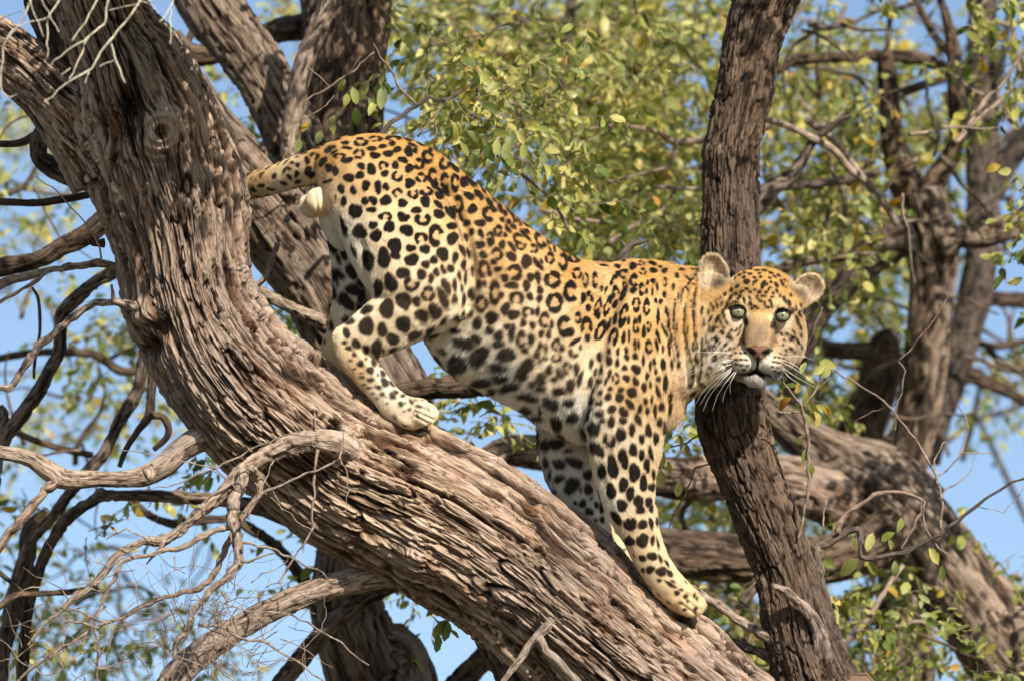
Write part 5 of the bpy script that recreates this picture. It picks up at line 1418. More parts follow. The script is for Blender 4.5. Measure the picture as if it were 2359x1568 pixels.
# marks traced one by one on the near side: zoomed x y, half sizes, [angle], [c<opening deg> or r for open and closed rosettes]
TR = {
 'A': (515.7, 276.3, .2937, 0, """165 447 26 22;250 436 34 24 c200;240 512 42 27 -10;355 418 28 26;365 495 32 29;300 553 30 19 -10;185 582 46 22;430 395 25 16;438 425 22 14;378 572 46 19 -40;450 520 44 24 -18;515 352 44 40 c20;500 455 34 34;572 420 22 30;578 350 24 20;575 490 40 19 -38;655 315 24 34;712 282 42 30 c120;
 662 393 42 30 -45;685 430 38 27 -25;560 282 40 12 -8;620 255 36 14 -12;720 212 38 16;775 185 30 18;440 326 52 11 -14;262 610 42 12;140 525 16 22;820 236 36 26 -50;850 212 34 18;865 250 34 13 -30;880 147 50 15;950 178 38 16;965 218 44 15;905 282 52 26 c80;965 313 50 27;1010 118 40 9;1075 172 62 38 r;1190 147 62 24 r;
 1160 222 40 23;1245 206 36 20;1320 185 33 18;1060 266 50 42 r;1185 274 44 32;1290 263 41 31;1360 231 36 26;1330 147 68 22 c60;1450 152 44 14 10;1550 185 36 24 20;1480 195 42 16 25;1450 246 34 48 -25;1500 240 27 22 30;1600 288 54 56 c-10;1650 252 46 48 c60;1405 313 42 28 25;1455 376 38 38;1530 347 44 48 c200;1732 345 50 48 c-60;1815 362 30 62 -35;
 775 325 26 52 30;825 372 36 34 -50;875 397 30 38;1080 360 31 29;1155 385 34 56 -10;1250 356 42 38 c80;1262 418 35 28;1345 355 33 32;1362 440 46 46 c-60;980 452 44 40;1068 431 36 34;1115 512 40 42;1210 522 31 54;1272 521 27 34;1455 495 42 44;1550 453 50 42 r;1640 438 46 62 c0;1735 480 38 74 c0;1815 490 38 76 c0;1885 488 36 48 -25;1935 470 30 62 -35;
 920 537 32 38 -15;1015 550 31 36;855 585 22 50 -25;815 475 42 16 -15;940 635 26 40;1360 570 42 42 c60;1485 577 44 46 c-90;1590 557 56 38 c-120;1655 510 30 42 -45;1690 592 44 26 45;1105 630 32 32;1170 630 34 40 -20;1158 700 40 26;1270 628 46 46;1402 648 46 34;1580 637 44 46;1682 660 48 24 40;1030 712 52 66;1268 755 56 38 c90;1297 836 50 42;1408 757 56 40;1434 862 54 50;1510 706 42 32;
 1560 778 68 50 c-90;1686 736 52 34 35;1838 662 46 72 c200;1780 722 34 68 -30;1925 595 48 32 30;1950 697 44 40;2085 735 62 64 c20;2000 582 28 48 -40;1065 870 56 64;1170 820 36 36;1192 904 50 48;1662 902 60 92 c20;1545 928 54 54 c80;1577 1010 42 42;1787 830 42 32 15;1792 925 50 52;1340 982 62 58;1345 1056 42 38;1465 1003 40 34;1472 1094 58 52;1255 1077 54 82 -10;1130 1090 56 84 -8;
 1716 1048 50 60;1645 1095 33 38;1815 1075 26 50;1880 1130 26 40;940 830 24 84 -15;1020 1020 18 60 -20;2012 806 46 34;1905 808 34 30;1945 875 22 28;2015 890 26 40 -15;2087 930 36 62 c180;2150 862 40 44 r;2010 975 38 32 30;2035 1060 30 32;1872 1020 24 50 -20;1582 1130 34 36;1550 1207 38 50 -30;1625 1240 26 42;1667 1190 28 34 -20;1720 1170 22 42 -20;
 1780 1160 30 40;1845 1220 16 44 -12;1895 1230 18 60;1865 1315 14 34;1950 1180 18 52;1920 1040 16 60 -15;1405 1197 58 50 20;1472 1284 64 62 c-60;1310 1270 56 74 -15;1210 1312 38 82 10;1603 1362 58 66 r;1720 1392 36 98 -28;1745 1300 38 70 -25;1810 1292 22 54;1510 1420 42 40 40;1410 1417 58 82 -22;1280 1477 62 80 -12;1120 1480 62 34 -18;1660 1492 60 62;1555 1527 56 56;1810 1402 24 46;
 1745 560 30 50 -35;1860 760 22 50 -25;1700 560 20 36 -40;1900 920 20 46 -10"""),
 'B': (700, 644.7, .2643, 0, """545 402 66 92 -10;370 457 36 48 -30;350 541 30 19;388 590 28 20;455 553 40 50;540 602 26 40 -10;635 586 44 60;685 432 50 64;777 512 58 60;870 380 64 84;400 353 46 36;320 282 42 50;318 345 34 36;970 474 70 42 -35;1105 432 50 34 -40;1225 345 54 24 -45;780 602 48 16 -25;692 612 14 24;650 672 36 16 20;610 717 20 34 -30;540 683 12 12;
 490 726 30 24;435 648 20 16;576 782 28 34 -35;665 742 12 18 -30;685 812 22 30 -30;643 823 11 13;502 842 22 12;495 808 16 8;578 866 30 19;440 768 16 9;703 888 32 38 -25;766 896 18 34 -35;645 930 26 20;563 934 24 12;522 906 18 9;680 990 22 16;770 1004 28 30;797 970 22 22 ;860 1005 20 18;595 982 14 9;842 1076 24 22;882 1066 8 10;932 1054 16 28 -30;870 1136 13 10;917 1124 18 13 10;
 995 1098 34 12 10;967 1043 13 8;1028 1048 15 8;1055 1113 8 16;1086 1127 9 22 -20;955 1150 7 15 20;985 1173 10 22 -10;635 1028 12 8;722 1068 10 8;402 697 16 9;1390 160 18 60 10;1460 120 36 60;1360 330 60 20"""),
 'C': (1013, 552.6, .323, 0, """288 36 38 30 20;365 8 36 26;310 106 32 28;408 100 44 50 c150;445 32 26 36;515 46 20 44 -40;578 40 42 34 c-60;512 116 44 34 25;385 156 24 28;418 206 30 24;318 206 44 66 c40;355 232 22 28;285 312 20 38;320 308 17 30;618 152 40 56 -10;668 62 36 36 c180;700 170 22 58 -35;725 152 14 24;785 130 38 48 r;880 155 36 66 c200;530 232 62 62 c160;465 270 30 34;515 322 50 30 -5;
 650 265 28 36 -30;700 268 24 52 -15;805 282 64 66 r;978 238 38 44 r;960 132 50 34 c-30;1040 285 24 60 r;1110 285 24 62 c0;620 325 34 42;645 400 27 32;715 355 24 34;712 415 22 36;935 368 54 78 c10;395 375 44 92 c0;440 390 22 28;548 418 54 58 c90;300 452 48 66 r;820 445 66 76 r;470 487 34 48 25;525 530 46 40 -30;630 515 46 44 c70;696 506 22 38;597 588 26 30;662 606 25 30;
 748 570 42 60 c20;800 602 14 44;725 666 24 32;780 668 24 34;888 610 52 80 c-10;925 655 40 36 -40;985 555 26 44 c180;1048 610 44 66 c90;1055 692 24 30;1145 645 38 86 20 r;1205 600 13 58 20;372 550 46 54 20;270 590 36 50;360 640 34 30;265 702 44 36;425 682 34 54 20;425 738 44 32;480 615 30 24;515 658 30 62 10;585 708 36 66 c0;655 702 26 50;612 780 30 28;720 748 22 30;760 768 16 36;
 830 745 34 50 c40;875 768 20 36;835 832 42 34 c-90;700 812 26 36 -10;714 856 15 26;752 840 18 20;180 732 80 46 20;290 820 84 62 -35;140 872 88 66 20;480 812 76 54 -25;425 902 70 38;640 880 44 56 -35;595 935 52 60;80 942 50 40;445 976 72 34;512 1036 72 42 -25;310 1012 78 42;385 1072 38 34;730 982 44 42;785 917 30 38 30;820 985 26 24;858 946 22 48 -25;910 908 34 52 c40;977 916 24 46;
 935 802 20 34;965 720 48 20 -35;970 820 16 24 30;1003 760 14 22;670 1016 30 28;730 1052 42 26;640 1112 74 38 10;855 1070 52 36 20;935 1028 36 52;1000 985 20 62 20;795 1155 44 70 -40;925 1152 40 38;948 1258 50 46;830 1302 50 54 -25;720 1200 20 36;690 1256 54 24;622 1205 42 34;700 1362 30 38;748 1450 38 54 20;850 1432 58 62;935 1490 52 20;965 1545 56 30;
 1025 412 24 40;1065 380 16 22;1085 417 15 28;1125 470 20 72 18 c0;1195 470 24 86 18 c0;1250 455 22 34 20;1060 482 24 28;1152 462 9 24;1132 535 16 34 20;1155 345 12 26;1185 352 11 30 20;1230 285 14 42 20;1260 250 12 34 15;1255 372 26 50 c60;1310 380 20 66 20;1318 325 18 34 c0;1310 240 38 38 c30;1450 226 26 30 r;1385 290 36 50 c10;1380 356 28 26;1442 350 24 50 c0;1475 362 12 24;
 1270 186 24 20;1315 142 17 15;1380 186 30 28;1440 165 28 20 r;1520 166 36 15 10;1525 216 30 23;1605 218 24 22;1575 190 18 12;1400 458 32 58 r;1475 480 26 66 c0;1540 430 12 24;1575 437 16 22;1600 388 18 24;1550 332 12 30;1605 300 18 36 c180;1520 290 20 22;1482 302 12 22;1515 370 10 30;1310 532 30 94 15 c0;1250 560 16 48 15;1345 570 10 42;1425 560 14 36;1395 612 20 58 c0;1415 640 9 28;1490 612 18 40 c180;
 1455 650 16 56;1555 540 13 62;1617 510 16 40 -15;1670 532 9 72;1240 682 32 66 20 c90;1250 722 15 34 20;1310 692 18 46;1350 682 12 46;1393 740 14 44;1418 740 10 44;1490 758 30 54 c0;1555 680 14 52 -20;1605 645 14 56 -25;1632 600 12 34;1545 745 13 52 -10;1635 765 11 66 -6;1590 772 10 30;1140 827 25 36;1207 790 17 28;1207 858 22 44;1270 792 15 34;1265 872 19 32;1330 782 18 26;1332 832 20 28;
 1395 826 20 30;1450 852 14 48;1500 890 13 34;1527 862 16 28;1080 872 17 38 18;1110 937 13 38 12;1155 920 14 32;1210 950 16 36 10;1255 980 30 46 r;1075 1008 20 50 12;1140 1000 20 28;1185 1002 12 36 10;1318 908 25 20;1400 917 34 40 -20;1330 982 25 32;1397 1002 22 42 -25;1477 965 18 30;1455 1047 22 38;1500 1027 12 30;1540 932 12 30;1557 986 18 26;1607 1012 20 62;1592 882 22 42;1655 882 13 42;
 1215 1056 20 22;1290 1065 24 26;1145 1086 22 24;1090 1082 14 42 18;1082 1132 18 48 18;1135 1155 27 25;1200 1112 25 32;1280 1118 34 34;1370 1085 42 40;1355 1165 24 50 -30;1465 1146 16 34;1510 1130 12 34;1555 1077 20 46 -15;1060 1235 20 64 25;1140 1232 32 36;1157 1282 22 28;1225 1200 34 32;1222 1288 32 42;1310 1222 34 42 -20;1305 1282 30 28;1415 1275 22 52 -30;1427 1200 18 36;1480 1212 18 28;
 1535 1210 16 56;1580 1182 22 40;1640 1112 20 52;1643 1200 20 46;1100 1332 54 46 35;1025 1375 20 56 -20;1210 1412 44 62 -10 c-80;1290 1380 40 56 -15;1370 1345 26 48;1440 1412 26 36;1487 1352 26 56;1540 1410 20 50;1565 1292 22 38;1600 1330 16 52;1125 1482 42 64 -35;1693 252 16 26;1725 210 22 13;1665 330 12 30;1700 400 10 26;1690 620 8 40;1655 690 10 36;1700 810 12 34;1705 880 14 30;1690 760 10 26"""),
 'D': (1160, 921, .3525, 0, """780 378 34 70 -5;845 320 26 52;900 352 18 44;960 340 17 52 -15;710 428 40 78 -8;852 468 40 64 10;935 422 20 54;640 457 28 56 -10;780 547 33 48;827 602 32 48 15;912 537 26 60 5;980 480 11 40;965 566 24 32;700 587 36 52 -20;770 682 40 40;880 660 34 52 10;892 712 28 34;945 660 24 36;962 706 18 28;996 650 11 38;735 762 26 60 -25;825 805 42 52;905 808 33 34;962 800 18 40 -10;
 1000 790 9 34;820 915 34 36;905 912 44 48 -40;972 912 14 40;1006 932 10 40 -10;905 1030 27 24;970 1016 34 31;1022 1032 12 36 -20;955 1102 26 22;1027 1114 34 26;1082 1127 15 28 -35;1015 1172 14 13;1090 1200 38 12 35;1105 1180 16 8 30;1130 1256 19 15;1160 1236 15 8;1187 1276 14 15;1200 1310 8 13;1246 1270 9 15;1262 1292 8 11;1065 1062 10 32 -30;910 1106 10 16;1180 1366 14 10;1250 1362 12 16;605 310 36 58 -35"""),
 'E': (1160, 921, .3525, 1, """270 287 34 46 15;345 277 54 46;420 325 36 16;220 202 24 32 -20;362 412 50 34;465 402 66 38 15;360 506 40 30 -15;442 552 50 62 20;545 482 38 34;550 577 34 38;500 580 12 18;515 668 27 32;572 635 13 12;605 680 18 22;468 668 14 17;557 722 27 30;455 722 22 20;495 760 18 20;542 797 21 17;598 778 16 16;640 775 16 28;612 830 22 17;655 872 20 14;705 896 11 28 -20;275 402 22 44;230 262 14 30;300 480 14 40;640 690 20 50;630 590 18 60;330 590 16 20;785 970 12 8;
 1500 1500 1 1"""),
 'G': (1050, 368.4, .188, 0, """245 285 20 56 -20;330 350 22 90 -28;310 465 32 34;415 522 32 84 -32;545 585 30 88 -22;605 652 30 48 -30;672 640 30 85 -38;570 726 38 40;650 757 38 40 30;690 812 28 38 -30;636 838 32 68 -38;750 785 62 70 c60;790 700 26 56 -50;862 782 22 66 -38;866 870 46 32 40;850 920 28 105 -45;
 522 872 60 78 c20;605 915 30 38;775 965 92 66 30 c10;1028 985 58 110 -20 c-30;1090 1045 30 32;1172 1060 44 100 -25 r;1262 1050 20 90 -42;1320 1110 20 50 -50;930 815 62 26 45;1385 1135 50 20 40;1470 1190 50 18 30;480 500 16 50 -40;720 730 16 60 -42"""),
 'H': (957.8, 681.8, .1292, 0, """985 305 45 92 15;700 590 135 56 12;735 345 46 62 35;850 290 40 60 20;290 700 135 50 -12;500 965 110 52 25;350 1120 185 72 30;620 1362 105 86;150 900 80 60"""),
 'F': (515.7, 276.3, .2937, 1, """700 890 34 100 -25;830 960 40 60 -30;740 1130 24 70 -30;1000 1180 70 44 50;840 1190 40 90 -35;910 1200 30 60 -40;1020 1330 80 44 30;850 1330 36 70 -20;960 1420 50 90 -30;870 1000 20 60;745 800 50 20 30;660 780 14 50 -10;940 1040 30 60 -20;1080 1380 34 60 20"""),
}
traced = []
tdark = np.zeros(nV); trust = np.zeros(nV)
vis = ncam > 0.02
seed_i = 0
for key, (ox, oy, sc, far, txt) in TR.items():
    lay = vis & ((Z > 25) if far else (Z < 45)) & ~headsp
    for tok in txt.split(';'):
        f = tok.split()
        kind = None
        if f[-1][0] in 'cr': kind = f.pop()
        f = [float(q) for q in f]
        mx_, my_ = ox + f[0] * sc, oy + f[1] * sc
        ra, rb = f[2] * sc, f[3] * sc; an = math.radians(f[4]) if len(f) > 4 else 0.0
        if not far: traced.append((mx_, my_, max(ra, rb)))
        if (key == 'B' and f[1] > 560 and f[0] < 1000) or (key == 'D' and f[1] > 1090): ra *= 1.22; rb *= 1.22
        m_ = max(ra, rb) * 1.5 + 5
        ids = np.nonzero(lay & (np.abs(X - mx_) < m_) & (np.abs(Y - my_) < m_))[0]
        if not len(ids): continue
        dx = X[ids] - mx_ + nz1[ids] * 1.4; dy = Y[ids] - my_ + nz2[ids] * 1.7
        u = (dx * math.cos(an) + dy * math.sin(an)) / ra; v = (-dx * math.sin(an) + dy * math.cos(an)) / rb
        q = np.sqrt(u * u + v * v); mr = math.sqrt(ra * rb)
        seed_i += 1
        if kind is None:
            ph = np.arctan2(v, u)
            wobb = 1 + .10 * np.cos(2 * ph + seed_i * 1.3) + .07 * np.cos(3 * ph + seed_i * 2.1)
            if ra * rb > 60 and seed_i % 3 == 0: wobb = wobb - .16 * np.exp(-((np.mod(ph - seed_i, 2 * np.pi) - np.pi) / .45) ** 2)
            dpx = (q / wobb - 1) * min(ra, rb) * (.5 + .5 * mr / min(ra, rb))
        else:
            ph = np.arctan2(dy, dx)
            th = .32
            dpx = (np.abs(q - .70) - th) * mr
            if kind[0] == 'c':
                op = math.radians(float(kind[1:] or 0))
                dphi = np.abs(np.mod(ph - op + np.pi, 2 * np.pi) - np.pi)
                dpx = np.maximum(dpx, (.62 - dphi) * .7 * mr)
                dpx = dpx + np.where(dphi > .6, (1.2 * np.cos(3 * ph + seed_i)), 0)
            else:
                dpx = dpx + 1.9 * np.maximum(0, np.cos(3 * ph + seed_i * 1.7)) ** 3 * 2.0
            trust[ids] = np.maximum(trust[ids], 1 - sstep(.55, .9, q))
        e = 1.0 + 4.0 * fuzz[ids]
        tdark[ids] = np.maximum(tdark[ids], (1 - sstep(-e, e, dpx)) * (1 - .08 * fuzz[ids]))
traced = np.array(traced)
keep2 = []
for vi in kept:
    if ncam[vi] > 0.10:
        if Z[vi] < 45 or (Z[vi] > 25 and X[vi] > 1200 and Y[vi] > 980):
            dd_ = np.hypot(traced[:, 0] - X[vi], traced[:, 1] - Y[vi]) - traced[:, 2]
            if dd_.min() < spac[vi] * (.62 if X[vi] < 1330 else .46): continue
            if Z[vi] >= 45: continue
    keep2.append(vi)
kept = keep2
for vi in kept:
    R_ = Rr[vi] / PXM * rs.uniform(.82, 1.12)
    st = stretch[vi] ** 0.5
    ids = [t[1] for t in kd.find_range(Vector(V[vi]), R_ * st * 1.6 + 0.006)]
    ids = np.array(ids)
    n = N[vi]; ids = ids[(N[ids] @ n) > 0.25]
    a3 = RGT * adir[vi, 0] - UPV * adir[vi, 1]
    a3 = a3 - n * (a3 @ n)
    if np.linalg.norm(a3) < .15: a3 = np.cross(n, [0.3, .2, 1])
    a3 /= np.linalg.norm(a3); b3 = np.cross(n, a3)
    r = V[ids] - V[vi]
    x = (r @ a3) / st / R_ + nz1[ids] * 0.16; y = (r @ b3) * st / R_ + nz2[ids] * 0.16
    ring = rs.random() < ringy[vi]
    f = np.zeros(len(ids))
    rot = rs.uniform(0, 6.28)
    def blob(cx, cy, rx, ry, ph):
        ca, sa = math.cos(ph), math.sin(ph)
        u = ((x - cx) * ca + (y - cy) * sa) / rx; v = (-(x - cx) * sa + (y - cy) * ca) / ry
        return np.sqrt(u * u + v * v)
    ds = []
    if ring:
        k = rs.integers(3, 6) if ringy[vi] > .6 else rs.integers(2, 4)
        skip = rs.random() < .45
        for q in range(k):
            if skip and q == 0 and k > 3: continue
            ph = rot + 6.283 * q / k + rs.uniform(-.22, .22); rr = 0.74
            tl = 2.0 * 0.74 / k * rs.uniform(1.0, 1.55); tw_ = rs.uniform(.27, .36)
            if k == 2: tl = .55
            ds.append((blob(rr * math.cos(ph), rr * math.sin(ph), tw_, tl * .72, ph) - 1) * tw_)
        core = np.sqrt(x * x + y * y)
        rust[ids] = np.maximum(rust[ids], (1 - sstep(.55, .95, core)) * (0.85 if ringy[vi] > .5 else .6))
    else:
        t = rs.random()
        if t < .40:
            ds.append((blob(0, 0, rs.uniform(.62, .85), rs.uniform(.55, .75), rot) - 1) * .6)
        elif t < .8:
            ph = rs.uniform(-.9, .9)
            ds.append((blob(.3 * math.cos(ph), .3 * math.sin(ph), .52, .48, 0) - 1) * .5); ds.append((blob(-.34 * math.cos(ph), -.34 * math.sin(ph), .5, .46, 0) - 1) * .5)
        else:
            for q in range(3):
                ph = rot + q * 2.1; ds.append((blob(.36 * math.cos(ph), .36 * math.sin(ph), .38, .36, 0) - 1) * .37)
    dmin = np.min(ds, axis=0)
    # smooth union
    k_ = .10
    sm = -k_ * np.log(np.maximum(np.sum(np.exp(-np.stack(ds) / k_), axis=0), 1e-9))
    dmm = sm * R_ * PXM            # px
    e = 1.3 + 5.5 * fuzz[ids]
    dark[ids] = np.maximum(dark[ids], (1 - sstep(-e, e, dmm)) * (1 - 0.10 * fuzz[ids]))

dark = np.maximum(dark * (1 - .9 * sstep(.1, .3, ncam) * (tdark > .3)), tdark)
rust = np.maximum(rust, trust)
bd = dark.copy()[:, None]
for it in range(16): bd = bd + .8 * (lap(bd) - bd)
rust = np.maximum(rust, sstep(.30, .62, bd[:, 0]) * .8) * (1 - sstep(.45, .9, white))
# recompute head local coords with final positions
Hx = (X - HO[0]) * c_ + (Y - HO[1]) * s_
Hy = (X - HO[0]) * s_ - (Y - HO[1]) * c_
col = mix(col, RUST[None], rust * 0.48)
# neck creases: shade of the folds painted as long dark lines
for path, wd in [([(1578, 700), (1575, 760), (1590, 820), (1598, 850)], 2.6), ([(1556, 690), (1550, 740), (1556, 790)], 2.0), ([(1605, 660), (1596, 705), (1598, 760), (1608, 800)], 1.6),
                 ([(1618, 780), (1616, 840), (1612, 880)], 4.0), ([(1596, 640), (1572, 668), (1568, 700)], 1.5), ([(1540, 720), (1545, 780), (1555, 830)], 1.8), ([(1600, 840), (1597, 880)], 4.0)]:
    d = seg_dist(Q2, path) + nz1 * 1.5
    dark = np.maximum(dark, .9 * (1 - sstep(wd * .6, wd * .6 + 2.4, d + 2.5 * nz2)) * ((ncam > .1) & (Z < 0) & ~headsp))

# ---- face
FX = lambda zx, zy: ((1519.8 + zx * .2937), (534.2 + zy * .2937))
facem = headsp & (ncam > -.35)
facef = facem.astype(float)
fw = idw([(1745, 640, 0, .9), (1700, 650, 0, .7), (1800, 655, 0, .7), (1750, 700, .1, .3), (1697, 745, .6, .1), (1800, 755, .6, .1), (1660, 800, .7, 0), (1835, 810, .55, .1), (1670, 740, .35, .3), (1835, 740, .35, .3), (1640, 700, .2, .4), (1750, 770, 0, .1), (1750, 740, .2, .1),
          (1715, 845, 1, 0), (1780, 850, 1, 0), (1745, 880, 1, 0), (1700, 822, .45, .4), (1800, 828, .45, .4), (1718, 690, .45, .2), (1785, 695, .45, .2), (1680, 680, .3, .4), (1745, 620, 0, 1), (1690, 870, 1, 0), (1640, 850, .8, 0)], Q2, 3.5)
fcol = mix(mix(np.tile(TAN, (nV, 1)), GOLD[None], fw[:, 1]), WHITE[None], sstep(.2, 1.05, fw[:, 0]))
# grey-brown nose bridge
nb = np.exp(-((Hx - 3) / 34) ** 4) * sstep(-72, -50, Hy) * sstep(25, -15, Hy)
fcol = mix(fcol, np.array([[0.30, 0.205, 0.115]]), nb * .95)
nd = np.exp(-((Hx - 0) / 11) ** 2) * np.exp(-((Hy + 30) / 24) ** 2)
fcol = mix(fcol, np.array([[0.17, 0.125, 0.09]]), nd * .75)
fcol = fcol * (1 + .08 * fbm(V * 80, 2, 13))[:, None]
side = np.exp(-((np.abs(Hx - 3) - 33) / 6) ** 2) * sstep(-62, -40, Hy) * sstep(16, 0, Hy)  # shading down both sides of the bridge, painted into the coat colour
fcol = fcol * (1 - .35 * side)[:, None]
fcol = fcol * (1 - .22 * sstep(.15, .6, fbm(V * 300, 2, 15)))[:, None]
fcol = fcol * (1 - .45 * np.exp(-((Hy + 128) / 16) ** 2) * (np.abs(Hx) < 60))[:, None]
fdark = np.zeros(nV)
Zx, Zy = (X - 1519.8) / .2937, (Y - 534.2) / .2937
marks = [(680, 390, 26, 22, 0), (605, 428, 20, 12, -40), (655, 355, 18, 11, -20), (705, 328, 18, 11, 0), (740, 357, 18, 11, 20), (740, 392, 14, 9, 0), (680, 447, 18, 14, 0), (708, 470, 14, 10, 10), (560, 458, 19, 12, -50), (510, 487, 19, 13, -50),
         (595, 487, 18, 11, -50), (640, 470, 18, 11, -40), (622, 512, 24, 13, -55), (555, 515, 26, 14, -50), (592, 548, 26, 9, 10), (660, 535, 26, 9, 80), (452, 577, 23, 12, 80), (420, 595, 23, 9, 80), (487, 560, 21, 9, -75), (380, 632, 26, 8, -75),
         (400, 675, 26, 12, -60), (455, 672, 32, 16, -60), (385, 732, 15, 11, 80), (425, 752, 30, 13, -80), (365, 782, 30, 14, -75), (395, 760, 20, 8, 80), (450, 742, 13, 9, 0), (492, 782, 24, 17, 30), (447, 832, 27, 24, 90), (412, 828, 11, 9, 0),
         (385, 885, 40, 18, 70), (432, 887, 22, 14, 30), (515, 880, 13, 12, 0), (487, 918, 17, 13, 30), (548, 910, 12, 12, 0), (350, 960, 44, 18, 80), (440, 967, 26, 15, 20), (550, 822, 30, 18, 30), (563, 765, 13, 11, 0), (525, 702, 26, 9, 60), (545, 790, 14, 9, 40),
         (590, 770, 14, 7, 0), (605, 755, 8, 12, 0), (665, 855, 14, 7, 60), (620, 790, 18, 5, -60), (630, 745, 18, 5, -60), (500, 740, 16, 9, 50), (480, 700, 24, 10, 70), (500, 640, 36, 12, 80), (515, 590, 26, 10, -60), (530, 860, 9, 9, 0),
         (912, 415, 25, 15, 60), (872, 392, 13, 10, 0), (865, 435, 13, 9, 0), (915, 460, 17, 11, 60), (950, 382, 14, 10, 50), (960, 412, 21, 11, 50), (988, 432, 10, 7, 0), (1020, 432, 10, 12, 0), (1010, 400, 10, 8, 0), (888, 480, 14, 9, 30), (880, 508, 13, 9, 0), (975, 532, 32, 14, 65),
         (1010, 562, 32, 13, 75), (940, 500, 16, 8, 60), (1025, 500, 14, 8, 60), (1045, 470, 14, 7, 60), (1090, 642, 24, 13, 70), (1070, 688, 38, 15, 78), (1095, 742, 22, 11, 75), (1030, 822, 32, 20, -45), (1075, 848, 26, 13, 70), (1020, 906, 18, 15, 0), (1050, 927, 16, 11, 0), (992, 792, 15, 11, 0), (985, 922, 12, 11, 0),
         (960, 882, 12, 10, 0), (1100, 800, 16, 9, 80), (970, 840, 12, 9, 0), (1040, 770, 20, 7, 60), (950, 800, 16, 6, 60), (1105, 890, 18, 10, 80), (1100, 580, 16, 8, 70), (1060, 600, 20, 8, 70),
         (790, 352, 14, 10, 0), (820, 392, 13, 14, 0), (800, 432, 15, 16, 0), (780, 470, 18, 14, 0), (832, 472, 16, 12, 0), (760, 502, 14, 9, 0), (745, 452, 12, 8, 0), (822, 502, 15, 8, 0), (850, 452, 10, 10, 0), (715, 562, 22, 9, 75), (745, 582, 16, 9, 0), (767, 522, 14, 8, 20), (790, 542, 15, 9, 0), (820, 557, 17, 8, 80),
         (875, 567, 32, 9, 85), (850, 592, 13, 9, 0), (858, 540, 14, 9, 60), (705, 518, 18, 9, 60), (765, 597, 13, 8, 0), (830, 582, 14, 8, 60), (720, 600, 12, 7, 0), (700, 560, 18, 6, 80), (800, 500, 14, 10, 0), (810, 410, 20, 20, 0), (640, 300, 26, 9, 0), (700, 290, 26, 8, 0), (600, 310, 18, 9, -10), (760, 300, 22, 8, 0), (820, 300, 22, 9, 10),
         (870, 320, 18, 9, 20), (900, 350, 16, 8, 20), (930, 340, 18, 9, 30), (860, 360, 14, 9, 20), (620, 340, 18, 9, -20), (580, 370, 18, 9, -40), (570, 400, 14, 8, -40), (545, 300, 20, 9, -10), (980, 380, 14, 8, 40), (660, 320, 16, 8, 0), (780, 325, 14, 8, 0), (730, 410, 10, 8, 0), (760, 380, 12, 8, 0), (840, 410, 10, 12, 0),
         (600, 940, 11, 9, 0), (635, 942, 11, 9, 0), (665, 945, 10, 8, 0), (580, 905, 10, 8, 0), (600, 995, 16, 9, 5), (635, 995, 18, 8, 0), (675, 998, 20, 7, 0), (600, 1030, 16, 7, -5), (640, 1036, 18, 7, 0), (685, 1040, 18, 6, 0), (660, 1075, 16, 6, 15), (560, 1000, 14, 8, 0), (560, 960, 11, 8, 0), (720, 1075, 10, 5, 0),
         (900, 975, 10, 7, 0), (930, 978, 11, 7, 0), (965, 985, 12, 7, 0), (890, 1012, 14, 7, 5), (925, 1018, 16, 7, 5), (965, 1022, 14, 7, 5), (880, 1050, 14, 6, 5), (920, 1058, 16, 6, 5), (955, 1050, 12, 6, 0), (900, 1085, 14, 6, 5), (930, 1095, 14, 6, -10), (1000, 1010, 12, 8, 0), (940, 940, 9, 7, 0), (980, 955, 10, 7, 0),
         (350, 860, 14, 22, 0), (345, 910, 12, 16, 0), (420, 920, 12, 10, 0), (470, 860, 10, 8, 0), (430, 1000, 24, 12, 10), (480, 1010, 16, 8, 0), (400, 1050, 26, 14, 20), (500, 960, 12, 8, 0), (520, 930, 8, 8, 0), (440, 700, 14, 8, 60), (350, 700, 18, 7, 80), (440, 540, 16, 6, 80), (400, 560, 14, 6, 80), (470, 520, 14, 7, -60)]
fjit1 = fbm(V * 260, 2, 61) * 3.5
for (mx_, my_, ma, mb, an) in marks:
    sel = (np.abs(Zx - mx_) < ma * 2 + 20) & (np.abs(Zy - my_) < ma * 2 + 20) & facem
    a = math.radians(an); dx = Zx[sel] - mx_; dy = Zy[sel] - my_
    u = (dx * math.cos(a) + dy * math.sin(a)); v = (-dx * math.sin(a) + dy * math.cos(a))
    q = (np.sqrt((u / ma) ** 2 + (v / mb) ** 2) - 1) * mb + fjit1[sel]
    fdark[sel] = np.maximum(fdark[sel], (1 - sstep(-2, 6, q)) * .96)
# small filler spots on the side of the head
for ex_, ey_ in EYES:
    e = np.hypot((Hx - ex_) / 1.18, (Hy - ey_))
    fcol = mix(fcol, WHITE[None] * .95, facef * np.exp(-((e - 22.5) / 4) ** 2) * (.0 + .32 * (Hy < ey_)))
    fdark = np.where(facem, np.maximum(fdark, (1 - sstep(15.2 + .06 * (Hy - ey_), 18.0 + .06 * (Hy - ey_), e))), fdark)
for path, wd in [([(-42, 14), (-35, 7), (-30, -6)], 5.0), ([(42, 14), (35, 7), (30, -8)], 5.0), ([(-62, 24), (-71, 26)], 3.6), ([(62, 24), (73, 26)], 4.0), ([(-66, 27), (-52, 35), (-40, 30)], 2.2), ([(66, 27), (52, 35), (40, 30)], 2.2)]:
    d = seg_dist(np.stack([Hx, Hy], 1), path)
    fdark = np.where(facem, np.maximum(fdark, .9 * (1 - sstep(wd - 1, wd + 2.6, d + fjit1 * .3))), fdark)
